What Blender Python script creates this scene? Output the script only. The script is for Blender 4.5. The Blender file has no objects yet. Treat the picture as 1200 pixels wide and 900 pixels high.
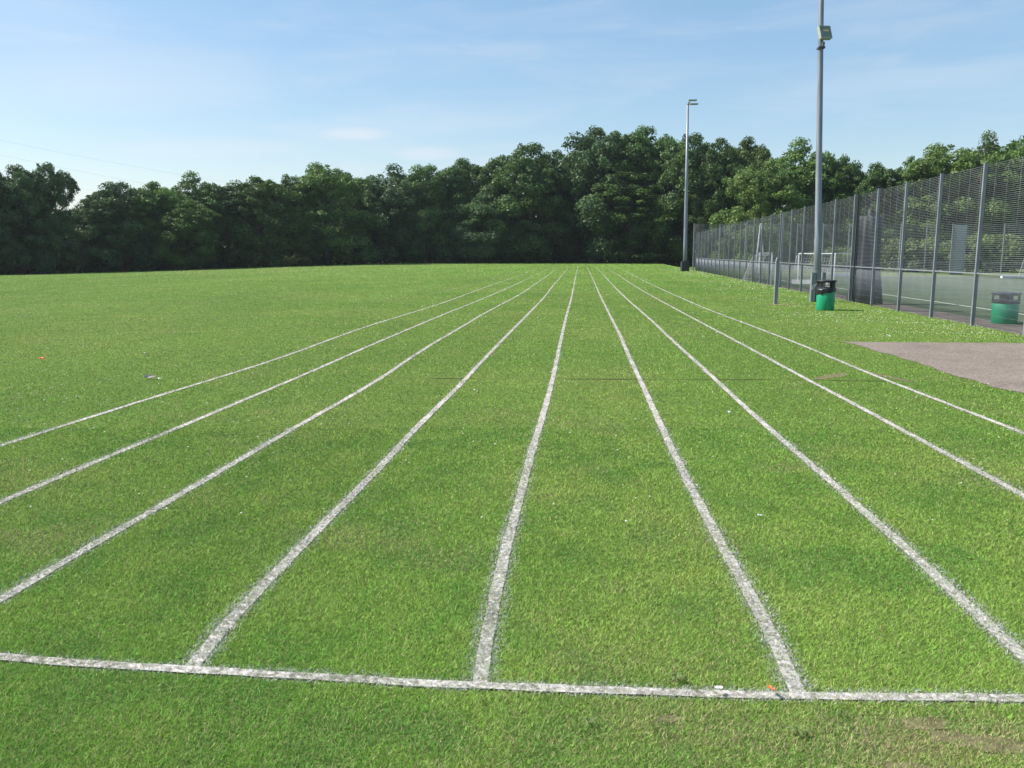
import bpy, bmesh, math, random
import numpy as np
from mathutils import Vector, Matrix

# ------------------------------------------------------------------ camera, light, exposure
scene = bpy.context.scene
COL = scene.collection
F_PX, CX_W = 971.0, 1200.0
PITCH = math.atan(153 / 971)
CAM_H = 1.7
cam_d = bpy.data.cameras.new("camera")
cam = bpy.data.objects.new("camera", cam_d)
COL.objects.link(cam)
cam.location = (0, 0, CAM_H)
cam.rotation_euler = (math.pi / 2 - PITCH, 0, 0)
cam_d.sensor_width = 36
cam_d.lens = 36 * F_PX / CX_W
cam_d.clip_start = 0.05
cam_d.clip_end = 6000
scene.camera = cam

SUN_EL = math.radians(47)
SUN_AZ = math.radians(-80)            # measured from +Y towards +X: the sun stands to the left, a little ahead
sun_dir = Vector((math.cos(SUN_EL) * math.sin(SUN_AZ), math.cos(SUN_EL) * math.cos(SUN_AZ), math.sin(SUN_EL)))
world = bpy.data.worlds.new("World")
scene.world = world
world.use_nodes = True
nt = world.node_tree
nt.nodes.clear()
w_out = nt.nodes.new("ShaderNodeOutputWorld")
w_bg = nt.nodes.new("ShaderNodeBackground")
w_sky = nt.nodes.new("ShaderNodeTexSky")
w_sky.sky_type = 'NISHITA'
w_sky.sun_disc = False
w_sky.sun_elevation = SUN_EL
w_sky.sun_rotation = SUN_AZ
w_sky.altitude = 50
w_sky.air_density = 1.0
w_sky.dust_density = 1.0
w_sky.ozone_density = 1.6
w_bg.inputs["Strength"].default_value = 0.15
# thin high cloud: stretched noise in direction space
tc = nt.nodes.new("ShaderNodeTexCoord")
sep = nt.nodes.new("ShaderNodeSeparateXYZ")
nt.links.new(tc.outputs["Generated"], sep.inputs[0])
mp = nt.nodes.new("ShaderNodeMapping")
mp.inputs["Scale"].default_value = (3.0, 3.0, 17.0)
mp.inputs["Location"].default_value = (0.35, 0.0, 0.4)
nt.links.new(tc.outputs["Generated"], mp.inputs[0])
nz = nt.nodes.new("ShaderNodeTexNoise")
nz.inputs["Scale"].default_value = 1.6
nz.inputs["Detail"].default_value = 7
nz.inputs["Roughness"].default_value = 0.55
nz.inputs["Distortion"].default_value = 0.4
nt.links.new(mp.outputs[0], nz.inputs["Vector"])
rm = nt.nodes.new("ShaderNodeMapRange")
rm.interpolation_type = 'SMOOTHSTEP'
rm.inputs["From Min"].default_value = 0.42
rm.inputs["From Max"].default_value = 0.78
rm.inputs["To Max"].default_value = 0.55
nt.links.new(nz.outputs["Fac"], rm.inputs["Value"])


def wmath(op, a, b=None, c=None):
    n = nt.nodes.new("ShaderNodeMath")
    n.operation = op
    for i, v in enumerate((a, b, c)):
        if v is None:
            continue
        if hasattr(v, "is_linked"):
            nt.links.new(v, n.inputs[i])
        else:
            n.inputs[i].default_value = v
    return n.outputs[0]


def wisp(dx, dz, rx, rz, amt, tilt=0.0):
    """one soft streak of cloud around the direction (dx, 1, dz)"""
    ax = wmath('DIVIDE', sep.outputs[0], sep.outputs[1])
    az = wmath('DIVIDE', sep.outputs[2], sep.outputs[1])
    ex = wmath('SUBTRACT', ax, dx)
    ez = wmath('SUBTRACT', wmath('SUBTRACT', az, dz), wmath('MULTIPLY', ex, tilt))
    nn = wmath('MULTIPLY', wmath('SUBTRACT', nz.outputs["Fac"], 0.5), 1.6)
    r2 = wmath('ADD', wmath('POWER', wmath('ABSOLUTE', wmath('DIVIDE', ex, rx)), 2.0),
               wmath('POWER', wmath('ABSOLUTE', wmath('DIVIDE', ez, rz)), 2.0))
    v = wmath('SUBTRACT', 1.0, wmath('ADD', r2, wmath('MULTIPLY', nn, 1.5)))
    m = nt.nodes.new("ShaderNodeMapRange")
    m.interpolation_type = 'SMOOTHSTEP'
    m.inputs["From Min"].default_value = 0.0
    m.inputs["From Max"].default_value = 1.1
    m.inputs["To Max"].default_value = amt
    nt.links.new(v, m.inputs["Value"])
    front = wmath('GREATER_THAN', sep.outputs[1], 0.05)
    return wmath('MULTIPLY', m.outputs[0], front)


tot = wmath('ADD', wmath('MULTIPLY', rm.outputs[0], 0.42), 0.10)
for args in ((-0.185, 0.138, 0.065, 0.012, 0.8), (-0.10, 0.116, 0.06, 0.011, 0.40), (-0.35, 0.122, 0.16, 0.016, 0.25),
             (-0.45, 0.20, 0.22, 0.05, 0.22), (0.50, 0.19, 0.20, 0.02, 0.08)):
    tot = wmath('ADD', tot, wisp(*args))
tot = wmath('MINIMUM', tot, 0.85)
mixc = nt.nodes.new("ShaderNodeMix")
mixc.data_type = 'RGBA'
nt.links.new(tot, mixc.inputs[0])
gm = nt.nodes.new("ShaderNodeGamma")
gm.inputs[1].default_value = 0.70
nt.links.new(w_sky.outputs[0], gm.inputs[0])
hs = nt.nodes.new('ShaderNodeHueSaturation')
hs.inputs['Saturation'].default_value = 1.50
hs.inputs['Value'].default_value = 1.06
hs.inputs['Hue'].default_value = 0.496
nt.links.new(gm.outputs[0], hs.inputs['Color'])
nt.links.new(hs.outputs[0], mixc.inputs[6])
mixc.inputs[7].default_value = (3.35, 3.5, 3.75, 1)
nt.links.new(mixc.outputs[2], w_bg.inputs[0])
nt.links.new(w_bg.outputs[0], w_out.inputs[0])

sun_d = bpy.data.lights.new("sun", 'SUN')
sun_d.energy = 5.0
sun_d.angle = math.radians(0.53)
sun_d.color = (1.0, 0.95, 0.86)
sun = bpy.data.objects.new("sun", sun_d)
COL.objects.link(sun)
sun.rotation_euler = sun_dir.to_track_quat('Z', 'Y').to_euler()
sun.location = sun_dir * 200

vs = scene.view_settings
vs.view_transform = 'Standard'
vs.look = 'None'
vs.exposure = 0.76
vs.gamma = 1.0
vs.use_curve_mapping = False
scene.cycles.max_bounces = 6
scene.cycles.diffuse_bounces = 3
scene.cycles.transparent_max_bounces = 8

rng = np.random.default_rng(11)
random.seed(5)


# ------------------------------------------------------------------ helpers
def tag(o, label=None, cat=None, group=None, kind=None):
    if label: o["label"] = label
    if cat: o["category"] = cat
    if group: o["group"] = group
    if kind: o["kind"] = kind
    return o


def mesh_np(name, verts, faces, mat=None, parent=None, nper=None, colors=None, smooth=False):
    """verts (n,3); faces (m,k) all of k corners"""
    verts = np.asarray(verts, dtype=np.float32)
    faces = np.asarray(faces, dtype=np.int32)
    me = bpy.data.meshes.new(name)
    me.vertices.add(len(verts))
    me.vertices.foreach_set("co", verts.ravel())
    k = faces.shape[1]
    me.loops.add(faces.size)
    me.loops.foreach_set("vertex_index", faces.ravel())
    me.polygons.add(len(faces))
    me.polygons.foreach_set("loop_start", np.arange(0, faces.size, k, dtype=np.int32))
    me.polygons.foreach_set("loop_total", np.full(len(faces), k, dtype=np.int32))
    if smooth:
        me.polygons.foreach_set("use_smooth", np.ones(len(faces), dtype=bool))
    if colors is not None:
        ca = me.color_attributes.new("tint", 'FLOAT_COLOR', 'POINT')
        c = np.ones((len(verts), 4), dtype=np.float32)
        c[:, :3] = colors
        ca.data.foreach_set("color", c.ravel())
    me.update(calc_edges=True)
    if mat: me.materials.append(mat)
    o = bpy.data.objects.new(name, me)
    COL.objects.link(o)
    if parent: o.parent = parent
    return o


class MB:
    """collects simple solids and links them as one mesh object"""
    def __init__(s):
        s.bm = bmesh.new()

    def box(s, c, d, rot=None, bevel=0.0):
        r = bmesh.ops.create_cube(s.bm, size=1)
        vv = r["verts"]
        M = Matrix.Translation(c) @ (rot.to_4x4() if rot else Matrix.Identity(4)) @ Matrix.Diagonal((d[0], d[1], d[2], 1))
        bmesh.ops.transform(s.bm, matrix=M, verts=vv)
        if bevel > 0:
            ed = list({e for v in vv for e in v.link_edges})
            bmesh.ops.bevel(s.bm, geom=ed, offset=bevel, segments=2, affect='EDGES', profile=0.7)
        return s

    def tube(s, pts, rad, n=10, cap=True):
        pts = [Vector(p) for p in pts]
        if not hasattr(rad, "__len__"): rad = [rad] * len(pts)
        rings = []
        up = None
        for i, p in enumerate(pts):
            a = pts[max(i - 1, 0)]; b = pts[min(i + 1, len(pts) - 1)]
            t = (b - a).normalized()
            if up is None:
                up = Vector((0, 0, 1)) if abs(t.z) < 0.9 else Vector((1, 0, 0))
            x = t.cross(up).normalized(); y = x.cross(t).normalized()
            up = y
            rings.append([s.bm.verts.new(p + (x * math.cos(2 * math.pi * k / n) + y * math.sin(2 * math.pi * k / n)) * rad[i]) for k in range(n)])
        for A, B in zip(rings, rings[1:]):
            for k in range(n):
                f = s.bm.faces.new((A[k], A[(k + 1) % n], B[(k + 1) % n], B[k]))
                f.smooth = True
        if cap:
            s.bm.faces.new(rings[0][::-1]); s.bm.faces.new(rings[-1])
        return s

    def build(s, name, mat, parent=None):
        bmesh.ops.recalc_face_normals(s.bm, faces=s.bm.faces)
        me = bpy.data.meshes.new(name)
        s.bm.to_mesh(me); s.bm.free()
        me.materials.append(mat)
        o = bpy.data.objects.new(name, me)
        COL.objects.link(o)
        if parent: o.parent = parent
        return o


def empty(name, loc=(0, 0, 0), rz=0.0):
    o = bpy.data.objects.new(name, None)
    o.location = loc; o.rotation_euler = (0, 0, rz)
    o.empty_display_size = 0.3
    COL.objects.link(o)
    return o


def copy_tree(o, parent=None):
    c = o.copy(); COL.objects.link(c)
    c.parent = parent
    for ch in list(o.children):
        copy_tree(ch, c)
    return c


def vnoise(x, y, scale, seed=0):
    """smooth value noise in 0..1, vectorised"""
    r = np.random.default_rng(seed)
    N = 256
    g = r.random((N, N)).astype(np.float32)
    u = np.asarray(x) / scale + 1000.3 + seed * 7.1; v = np.asarray(y) / scale + 1000.7 + seed * 3.3
    i = np.floor(u).astype(int); j = np.floor(v).astype(int)
    fu = u - i; fv = v - j
    fu = fu * fu * (3 - 2 * fu); fv = fv * fv * (3 - 2 * fv)
    i0, i1, j0, j1 = i % N, (i + 1) % N, j % N, (j + 1) % N
    return (g[i0, j0] * (1 - fu) + g[i1, j0] * fu) * (1 - fv) + (g[i0, j1] * (1 - fu) + g[i1, j1] * fu) * fv


def fbm(x, y, scale, seed=0, octs=3):
    t = 0; a = 1; s = 0
    for k in range(octs):
        t = t + a * vnoise(x, y, scale / 2 ** k, seed + 13 * k); s += a; a *= 0.55
    return t / s


def sstep(a, b, x):
    t = np.clip((np.asarray(x, dtype=float) - a) / (b - a), 0, 1)
    return t * t * (3 - 2 * t)


# fence line on the ground (starts out of frame, ends at the far corner)
FA = np.array([10.913, 19.634]); FB = np.array([18.227, 83.066])
FDIR = (FB - FA) / np.linalg.norm(FB - FA)
FNOR = np.array([FDIR[1], -FDIR[0]])          # to the right of the fence: pitch side
BAY = np.linalg.norm(FB - FA) / 25.0


def fence_side(x, y):
    return (np.asarray(x) - FA[0]) * FNOR[0] + (np.asarray(y) - FA[1]) * FNOR[1]


def ground_z(x, y):
    x = np.asarray(x, dtype=float); y = np.asarray(y, dtype=float)
    z = -0.85 * sstep(-14, -66, x) * sstep(35, 105, y)
    s = fence_side(x, y)
    z = z - (0.30 + 0.15 * sstep(25, 85, y)) * sstep(0.12, 0.6, s) * sstep(-25, -8, y) * 1.0
    return z


# ------------------------------------------------------------------ materials
def new_mat(name):
    m = bpy.data.materials.new(name); m.use_nodes = True
    m.node_tree.nodes.clear()
    return m, m.node_tree


def simple(name, col, rough=0.6, metal=0.0, var=0.15, scale=6.0, spec=0.4, bump=0.0, col2=None, streak=None):
    m, t = new_mat(name)
    N = t.nodes; L = t.links
    out = N.new("ShaderNodeOutputMaterial"); b = N.new("ShaderNodeBsdfPrincipled")
    geo = N.new("ShaderNodeTexCoord")
    n = N.new("ShaderNodeTexNoise"); n.inputs["Scale"].default_value = scale; n.inputs["Detail"].default_value = 6
    mpn = N.new("ShaderNodeMapping")
    if streak: mpn.inputs["Scale"].default_value = streak
    L.new(geo.outputs["Object"], mpn.inputs[0]); L.new(mpn.outputs[0], n.inputs["Vector"])
    cr = N.new("ShaderNodeValToRGB")
    c2 = col2 or tuple(c * (1 + var * 2) for c in col)
    cr.color_ramp.elements[0].position = 0.3; cr.color_ramp.elements[1].position = 0.7
    cr.color_ramp.elements[0].color = (*[c * (1 - var) for c in col], 1)
    cr.color_ramp.elements[1].color = (*c2, 1)
    L.new(n.outputs["Fac"], cr.inputs[0]); L.new(cr.outputs[0], b.inputs["Base Color"])
    b.inputs["Roughness"].default_value = rough; b.inputs["Metallic"].default_value = metal
    b.inputs["Specular IOR Level"].default_value = spec
    if bump:
        bp = N.new("ShaderNodeBump"); bp.inputs["Strength"].default_value = bump; bp.inputs["Distance"].default_value = 0.01
        n2 = N.new("ShaderNodeTexNoise"); n2.inputs["Scale"].default_value = scale * 8; n2.inputs["Detail"].default_value = 4
        L.new(geo.outputs["Object"], n2.inputs["Vector"]); L.new(n2.outputs["Fac"], bp.inputs["Height"])
        L.new(bp.outputs[0], b.inputs["Normal"])
    L.new(b.outputs[0], out.inputs[0])
    return m


def leafy(name, base, base2, transl=0.25, vcol=False, rough=0.55, rnd=0.25, nscale=0.35, spec=0.3):
    m, t = new_mat(name); N = t.nodes; L = t.links
    out = N.new("ShaderNodeOutputMaterial"); b = N.new("ShaderNodeBsdfPrincipled")
    tr = N.new("ShaderNodeBsdfTranslucent"); mix = N.new("ShaderNodeMixShader")
    mix.inputs[0].default_value = transl
    if vcol:
        a = N.new("ShaderNodeVertexColor"); a.layer_name = "tint"; col = a.outputs[0]
    else:
        g = N.new("ShaderNodeNewGeometry")
        n = N.new("ShaderNodeTexNoise"); n.inputs["Scale"].default_value = nscale; n.inputs["Detail"].default_value = 4
        L.new(g.outputs["Position"], n.inputs["Vector"])
        cr = N.new("ShaderNodeValToRGB")
        cr.color_ramp.elements[0].position = 0.35; cr.color_ramp.elements[1].position = 0.68
        cr.color_ramp.elements[0].color = (*base, 1); cr.color_ramp.elements[1].color = (*base2, 1)
        L.new(n.outputs["Fac"], cr.inputs[0])
        hsv = N.new("ShaderNodeHueSaturation")
        oi = N.new("ShaderNodeObjectInfo")
        mr = N.new("ShaderNodeMapRange"); mr.inputs["To Min"].default_value = 1 - rnd; mr.inputs["To Max"].default_value = 1 + rnd
        L.new(oi.outputs["Random"], mr.inputs["Value"]); L.new(mr.outputs[0], hsv.inputs["Value"])
        L.new(cr.outputs[0], hsv.inputs["Color"]); col = hsv.outputs[0]
    L.new(col, b.inputs["Base Color"])
    b.inputs["Roughness"].default_value = rough
    b.inputs["Specular IOR Level"].default_value = spec
    L.new(col, tr.inputs["Color"])
    L.new(b.outputs[0], mix.inputs[1]); L.new(tr.outputs[0], mix.inputs[2]); L.new(mix.outputs[0], out.inputs[0])
    return m


M = {}
M['galv'] = simple('galvanised_steel', (0.21, 0.23, 0.25), rough=0.55, metal=0.3, var=0.16, scale=3, streak=(4, 4, 0.6))
M['galv_pole'] = simple('lamp_pole_steel', (0.19, 0.21, 0.24), rough=0.5, metal=0.35, var=0.22, scale=2, streak=(6, 6, 0.5))
M['wire'] = simple('weathered_wire', (0.20, 0.22, 0.24), rough=0.6, metal=0.3, var=0.15, scale=2)
M['sheet'] = simple('pale_panel', (0.29, 0.33, 0.33), rough=0.6, var=0.1)
M['green_bin'] = simple('green_bin_plastic', (0.008, 0.27, 0.135), rough=0.42, var=0.12, scale=5, spec=0.5, streak=(3, 3, 0.8))
M['black_lid'] = simple('black_lid_plastic', (0.018, 0.018, 0.022), rough=0.42, var=0.3, scale=6)
M['bag'] = simple('black_bin_bag', (0.012, 0.012, 0.014), rough=0.25, var=0.2, scale=9, bump=0.6)
M['white_metal'] = simple('white_painted_metal', (0.72, 0.73, 0.74), rough=0.45, var=0.1)
M['red_paint'] = simple('red_paint', (0.45, 0.05, 0.05), rough=0.5)
M['net'] = simple('goal_netting', (0.30, 0.31, 0.32), rough=0.8)
M['dark_net'] = simple('dark_netting', (0.055, 0.058, 0.065), rough=0.9, var=0.25, scale=3, streak=(6, 6, 0.4))
M['base_box'] = simple('black_base_cover', (0.03, 0.033, 0.035), rough=0.6, var=0.2)
M['lamp_house'] = simple('lamp_housing', (0.30, 0.33, 0.29), rough=0.45, var=0.1)
M['lamp_glass'] = simple('lamp_glass', (0.15, 0.19, 0.14), rough=0.12, var=0.15, spec=0.7)
M['lamp_bulb'] = simple('lamp_bulb', (0.62, 0.42, 0.22), rough=0.3)
M['lamp_dark'] = simple('lamp_bracket', (0.06, 0.06, 0.08), rough=0.5)
M['soil'] = simple('dry_soil', (0.13, 0.115, 0.065), rough=1.0, var=0.3, scale=14, bump=0.6, spec=0.1)
M['crack'] = simple('dark_soil', (0.06, 0.07, 0.03), rough=1.0, var=0.3, scale=18, bump=0.6, spec=0.05)
M['cloth'] = simple('pitch_tarmac', (0.17, 0.14, 0.13), rough=0.95, var=0.2, scale=2, bump=0.4, spec=0.2)
M['path'] = None
M['pitch'] = simple('artificial_turf', (0.075, 0.102, 0.062), rough=0.95, var=0.12, scale=0.5, bump=0.3, spec=0.1)
M['pitch_line'] = simple('pitch_paint', (0.62, 0.64, 0.62), rough=0.9, var=0.08)
M['far_grass'] = simple('long_grass', (0.11, 0.16, 0.045), rough=1.0, var=0.3, scale=0.4, spec=0.1)
M['bark'] = simple('bark', (0.075, 0.06, 0.045), rough=0.95, var=0.3, scale=2.5, bump=0.8, streak=(3, 3, 0.6), spec=0.1)
M['blade'] = leafy('grass_blade', None, None, transl=0.3, vcol=True, rough=0.6, spec=0.22)
M['paint_blade'] = leafy('painted_grass', None, None, transl=0.12, vcol=True, rough=0.8, spec=0.2)
M['petal'] = simple('clover_petal', (0.64, 0.62, 0.52), rough=0.8, var=0.1)
M['leaf'] = [leafy('leaf_deep_green', (0.044, 0.094, 0.024), (0.108, 0.190, 0.046)),
             leafy('leaf_mid_green', (0.056, 0.115, 0.024), (0.13, 0.22, 0.045)),
             leafy('leaf_light_green', (0.066, 0.115, 0.026), (0.13, 0.20, 0.048)),
             leafy('leaf_blue_green', (0.052, 0.105, 0.040), (0.115, 0.195, 0.064)),
             leafy('leaf_pale_bush', (0.085, 0.13, 0.040), (0.16, 0.21, 0.07))]


def chalk_mat():
    m, t = new_mat('chalk_on_soil'); N = t.nodes; L = t.links
    out = N.new("ShaderNodeOutputMaterial"); b = N.new("ShaderNodeBsdfPrincipled")
    g = N.new("ShaderNodeNewGeometry")
    n = N.new("ShaderNodeTexNoise"); n.inputs["Scale"].default_value = 38; n.inputs["Detail"].default_value = 5
    L.new(g.outputs["Position"], n.inputs["Vector"])
    n2 = N.new("ShaderNodeTexNoise"); n2.inputs["Scale"].default_value = 2.3; n2.inputs["Detail"].default_value = 3
    L.new(g.outputs["Position"], n2.inputs["Vector"])
    ad = N.new("ShaderNodeMath"); ad.operation = 'MULTIPLY_ADD'; ad.inputs[1].default_value = 0.45
    L.new(n2.outputs["Fac"], ad.inputs[0]); L.new(n.outputs["Fac"], ad.inputs[2])
    cr = N.new("ShaderNodeValToRGB")
    e = cr.color_ramp.elements
    e[0].position = 0.50; e[0].color = (0.12, 0.13, 0.08, 1)
    e[1].position = 0.85; e[1].color = (0.52, 0.49, 0.47, 1)
    k = e.new(0.62); k.color = (0.24, 0.22, 0.19, 1)
    L.new(ad.outputs[0], cr.inputs[0]); L.new(cr.outputs[0], b.inputs["Base Color"])
    b.inputs["Roughness"].default_value = 1.0; b.inputs["Specular IOR Level"].default_value = 0.1
    bp = N.new("ShaderNodeBump"); bp.inputs["Strength"].default_value = 0.7; bp.inputs["Distance"].default_value = 0.01
    L.new(n.outputs["Fac"], bp.inputs["Height"]); L.new(bp.outputs[0], b.inputs["Normal"])
    L.new(b.outputs[0], out.inputs[0])
    return m


M['chalk'] = chalk_mat()


def tarmac_mat():
    m, t = new_mat('pink_tarmac'); N = t.nodes; L = t.links
    out = N.new("ShaderNodeOutputMaterial"); b = N.new("ShaderNodeBsdfPrincipled")
    g = N.new("ShaderNodeNewGeometry")
    vo = N.new("ShaderNodeTexVoronoi"); vo.inputs["Scale"].default_value = 55
    L.new(g.outputs["Position"], vo.inputs["Vector"])
    c1 = N.new("ShaderNodeValToRGB"); e = c1.color_ramp.elements
    e[0].position = 0.15; e[0].color = (0.135, 0.115, 0.10, 1); e[1].position = 0.85; e[1].color = (0.25, 0.215, 0.188, 1)
    sp = N.new("ShaderNodeSeparateXYZ"); L.new(vo.outputs["Color"], sp.inputs[0]); L.new(sp.outputs[0], c1.inputs[0])
    n = N.new("ShaderNodeTexNoise"); n.inputs["Scale"].default_value = 1.1; n.inputs["Detail"].default_value = 9; n.inputs["Roughness"].default_value = 0.65
    L.new(g.outputs["Position"], n.inputs["Vector"])
    c2 = N.new("ShaderNodeValToRGB"); c2.color_ramp.elements[0].position = 0.3; c2.color_ramp.elements[1].position = 0.72
    c2.color_ramp.elements[0].color = (0.80, 0.78, 0.76, 1); c2.color_ramp.elements[1].color = (1.10, 1.08, 1.06, 1)
    L.new(n.outputs["Fac"], c2.inputs[0])
    mx = N.new("ShaderNodeMix"); mx.data_type = 'RGBA'; mx.blend_type = 'MULTIPLY'; mx.inputs[0].default_value = 1
    L.new(c1.outputs[0], mx.inputs[6]); L.new(c2.outputs[0], mx.inputs[7]); L.new(mx.outputs[2], b.inputs["Base Color"])
    b.inputs["Roughness"].default_value = 0.95; b.inputs["Specular IOR Level"].default_value = 0.2
    bp = N.new("ShaderNodeBump"); bp.inputs["Strength"].default_value = 0.5; bp.inputs["Distance"].default_value = 0.006
    L.new(vo.outputs["Distance"], bp.inputs["Height"]); L.new(bp.outputs[0], b.inputs["Normal"])
    L.new(b.outputs[0], out.inputs[0])
    return m


M['path'] = tarmac_mat()


def ground_mat():
    m, t = new_mat('turf_floor'); N = t.nodes; L = t.links
    out = N.new("ShaderNodeOutputMaterial"); b = N.new("ShaderNodeBsdfPrincipled")
    g = N.new("ShaderNodeNewGeometry")
    big = N.new("ShaderNodeTexNoise"); big.inputs["Scale"].default_value = 0.16; big.inputs["Detail"].default_value = 6
    fin = N.new("ShaderNodeTexNoise"); fin.inputs["Scale"].default_value = 22; fin.inputs["Detail"].default_value = 5
    L.new(g.outputs["Position"], big.inputs["Vector"]); L.new(g.outputs["Position"], fin.inputs["Vector"])
    c1 = N.new("ShaderNodeValToRGB"); c1.color_ramp.elements[0].position = 0.35; c1.color_ramp.elements[1].position = 0.68
    c1.color_ramp.elements[0].color = (0.085, 0.15, 0.03, 1); c1.color_ramp.elements[1].color = (0.14, 0.19, 0.05, 1)
    c2 = N.new("ShaderNodeValToRGB"); c2.color_ramp.elements[0].position = 0.35; c2.color_ramp.elements[1].position = 0.7
    c2.color_ramp.elements[0].color = (0.55, 0.55, 0.5, 1); c2.color_ramp.elements[1].color = (1.2, 1.15, 1.05, 1)
    L.new(big.outputs["Fac"], c1.inputs[0]); L.new(fin.outputs["Fac"], c2.inputs[0])
    mx = N.new("ShaderNodeMix"); mx.data_type = 'RGBA'; mx.blend_type = 'MULTIPLY'; mx.inputs[0].default_value = 1
    L.new(c1.outputs[0], mx.inputs[6]); L.new(c2.outputs[0], mx.inputs[7])
    L.new(mx.outputs[2], b.inputs["Base Color"])
    b.inputs["Roughness"].default_value = 1.0; b.inputs["Specular IOR Level"].default_value = 0.1
    L.new(b.outputs[0], out.inputs[0])
    return m


M['ground'] = ground_mat()

# ------------------------------------------------------------------ ground
gx = np.unique(np.concatenate([np.linspace(-520, -120, 12), np.linspace(-120, -20, 60), np.linspace(-20, 9, 30), np.linspace(9, 20, 90), np.linspace(20, 120, 50), np.linspace(120, 520, 12)]))
gy = np.unique(np.concatenate([np.linspace(-120, -30, 6), np.linspace(-30, 0, 16), np.linspace(0, 160, 170), np.linspace(160, 700, 20)]))
X, Y = np.meshgrid(gx, gy)
Z = ground_z(X, Y)
V = np.stack([X.ravel(), Y.ravel(), Z.ravel()], 1)
nx = len(gx); ny = len(gy)
idx = np.arange(nx * ny).reshape(ny, nx)
Fq = np.stack([idx[:-1, :-1].ravel(), idx[:-1, 1:].ravel(), idx[1:, 1:].ravel(), idx[1:, :-1].ravel()], 1)
tag(mesh_np('ground', V, Fq, M['ground'], smooth=True), 'mown green playing field running back to the woods', kind='structure')


def ragged_sheet(name, outline, z, mat, rag=0.05, seg=0.15, label=None, seed=1, kind='structure', zf=None):
    """flat sheet with a ragged outline, laid on the ground"""
    pts = []
    n = len(outline)
    for i in range(n):
        a = np.array(outline[i], float); b = np.array(outline[(i + 1) % n], float)
        k = max(1, int(np.linalg.norm(b - a) / seg))
        d = (b - a) / max(np.linalg.norm(b - a), 1e-6); nn = np.array([-d[1], d[0]])
        for j in range(k):
            p = a + (b - a) * j / k
            off = (fbm(p[0], p[1], 0.35, seed, 3) - 0.5) * 2 * rag
            pts.append(p + nn * off)
    bm = bmesh.new()
    vs_ = [bm.verts.new((p[0], p[1], z if zf is None else zf(p[0], p[1]) + z)) for p in pts]
    es = [bm.edges.new((vs_[i], vs_[(i + 1) % len(vs_)])) for i in range(len(vs_))]
    bmesh.ops.triangle_fill(bm, use_beauty=True, edges=es)
    for f in bm.faces:
        if f.normal.z < 0: f.normal_flip()
    me = bpy.data.meshes.new(name); bm.to_mesh(me); bm.free(); me.materials.append(mat)
    o = bpy.data.objects.new(name, me); COL.objects.link(o)
    tag(o, label, kind=kind)
    return o, np.array(pts)


def blob(cx, cy, rx, ry, rot=0, n=14, seed=0, wob=0.35):
    r = random.Random(seed); out = []
    for k in range(n):
        a = 2 * math.pi * k / n; q = 1 + r.uniform(-wob, wob)
        x, y = rx * q * math.cos(a), ry * q * math.sin(a)
        out.append((cx + x * math.cos(rot) - y * math.sin(rot), cy + x * math.sin(rot) + y * math.cos(rot)))
    return out


def inside(poly, x, y):
    poly = np.asarray(poly); c = np.zeros(np.shape(x), bool); j = len(poly) - 1
    for i in range(len(poly)):
        xi, yi = poly[i]; xj, yj = poly[j]
        if yi != yj:
            m = ((yi > y) != (yj > y)) & (x < (xj - xi) * (y - yi) / (yj - yi) + xi)
            c ^= m
        j = i
    return c


PATH_OUT = [(6.42, 16.05), (6.43, 13.83), (6.27, 11.8), (6.19, 10.79), (6.3, 10.05), (6.35, 7), (6.2, 3), (6.4, -2), (9.6, -2), (10.1, 8), (10.3, 15.8), (9.0, 15.86)]
_, path_poly = ragged_sheet('path', PATH_OUT, 0.006, M['path'], rag=0.12, seg=0.07, label='pinkish grey tarmac area with a grassy edge')
SOILS = [('post', blob(8.95, 27.95, 0.62, 0.28, 0, 14, 3), 'bare earth around the short grey post'),
         ('dry', blob(4.55, 11.55, 0.42, 0.13, 0.75, 14, 4), 'dry tan patch beside the lane line'),
         ('s1', blob(1.50, 2.80, 0.10, 0.035, 0, 12, 5), 'small worn soil patch below the start line'),
         ('s2', blob(1.66, 2.68, 0.17, 0.05, -0.3, 12, 6), 'worn soil patch near the lower right corner'),
         ('s3', blob(0.58, 2.83, 0.05, 0.025, 0, 12, 7), 'tiny worn soil patch below the start line'),
         ('s4', blob(5.24, 11.45, 0.6, 0.06, 1.75, 14, 8), 'scuffed earth along the outermost lane line'),
         ('s6', blob(1.30, 2.55, 0.09, 0.035, 0, 12, 10), 'tiny scuffed patch at the bottom edge')]
soil_polys = []
for nm, poly, lab in SOILS:
    _, pp = ragged_sheet('soil_patch', poly, 0.004, M['soil'], rag=0.02 if len(nm) == 2 else 0.05, seg=0.04 if len(nm) == 2 else 0.08, label=lab, seed=9)
    soil_polys.append(pp)
# sunken seam running across the lanes
cx_ = np.linspace(-1.7, 5.4, 160)
cy_ = 11.30 - 0.035 * (cx_ + 1.65) + (fbm(cx_, cx_ * 0, 0.7, 21, 4) - 0.5) * 0.10
cw_ = (0.003 + 0.030 * np.clip(fbm(cx_, cx_ * 0 + 5, 0.55, 22, 3) * 3.2 - 1.35, 0, 1)) * np.clip((cx_ + 1.8) / 1.0, 0.1, 1)
cw_ = cw_ * np.where((cx_ > 4.5), 1.0, 1.0)
cv = np.concatenate([np.stack([cx_, cy_ - cw_, np.full_like(cx_, 0.005)], 1), np.stack([cx_, cy_ + cw_, np.full_like(cx_, 0.005)], 1)])
n_ = len(cx_)
cf = [(i, i + 1, n_ + i + 1, n_ + i) for i in range(n_ - 1)]
tag(mesh_np('ground_seam', cv, cf, M['crack']), 'thin dark sunken seam running across the lanes', kind='structure')

# pitch behind the fence
def along(s, off):
    p = FA + FDIR * s + FNOR * off
    return (p[0], p[1])


def pitch_z(x, y):
    return float(ground_z(x, y))


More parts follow.
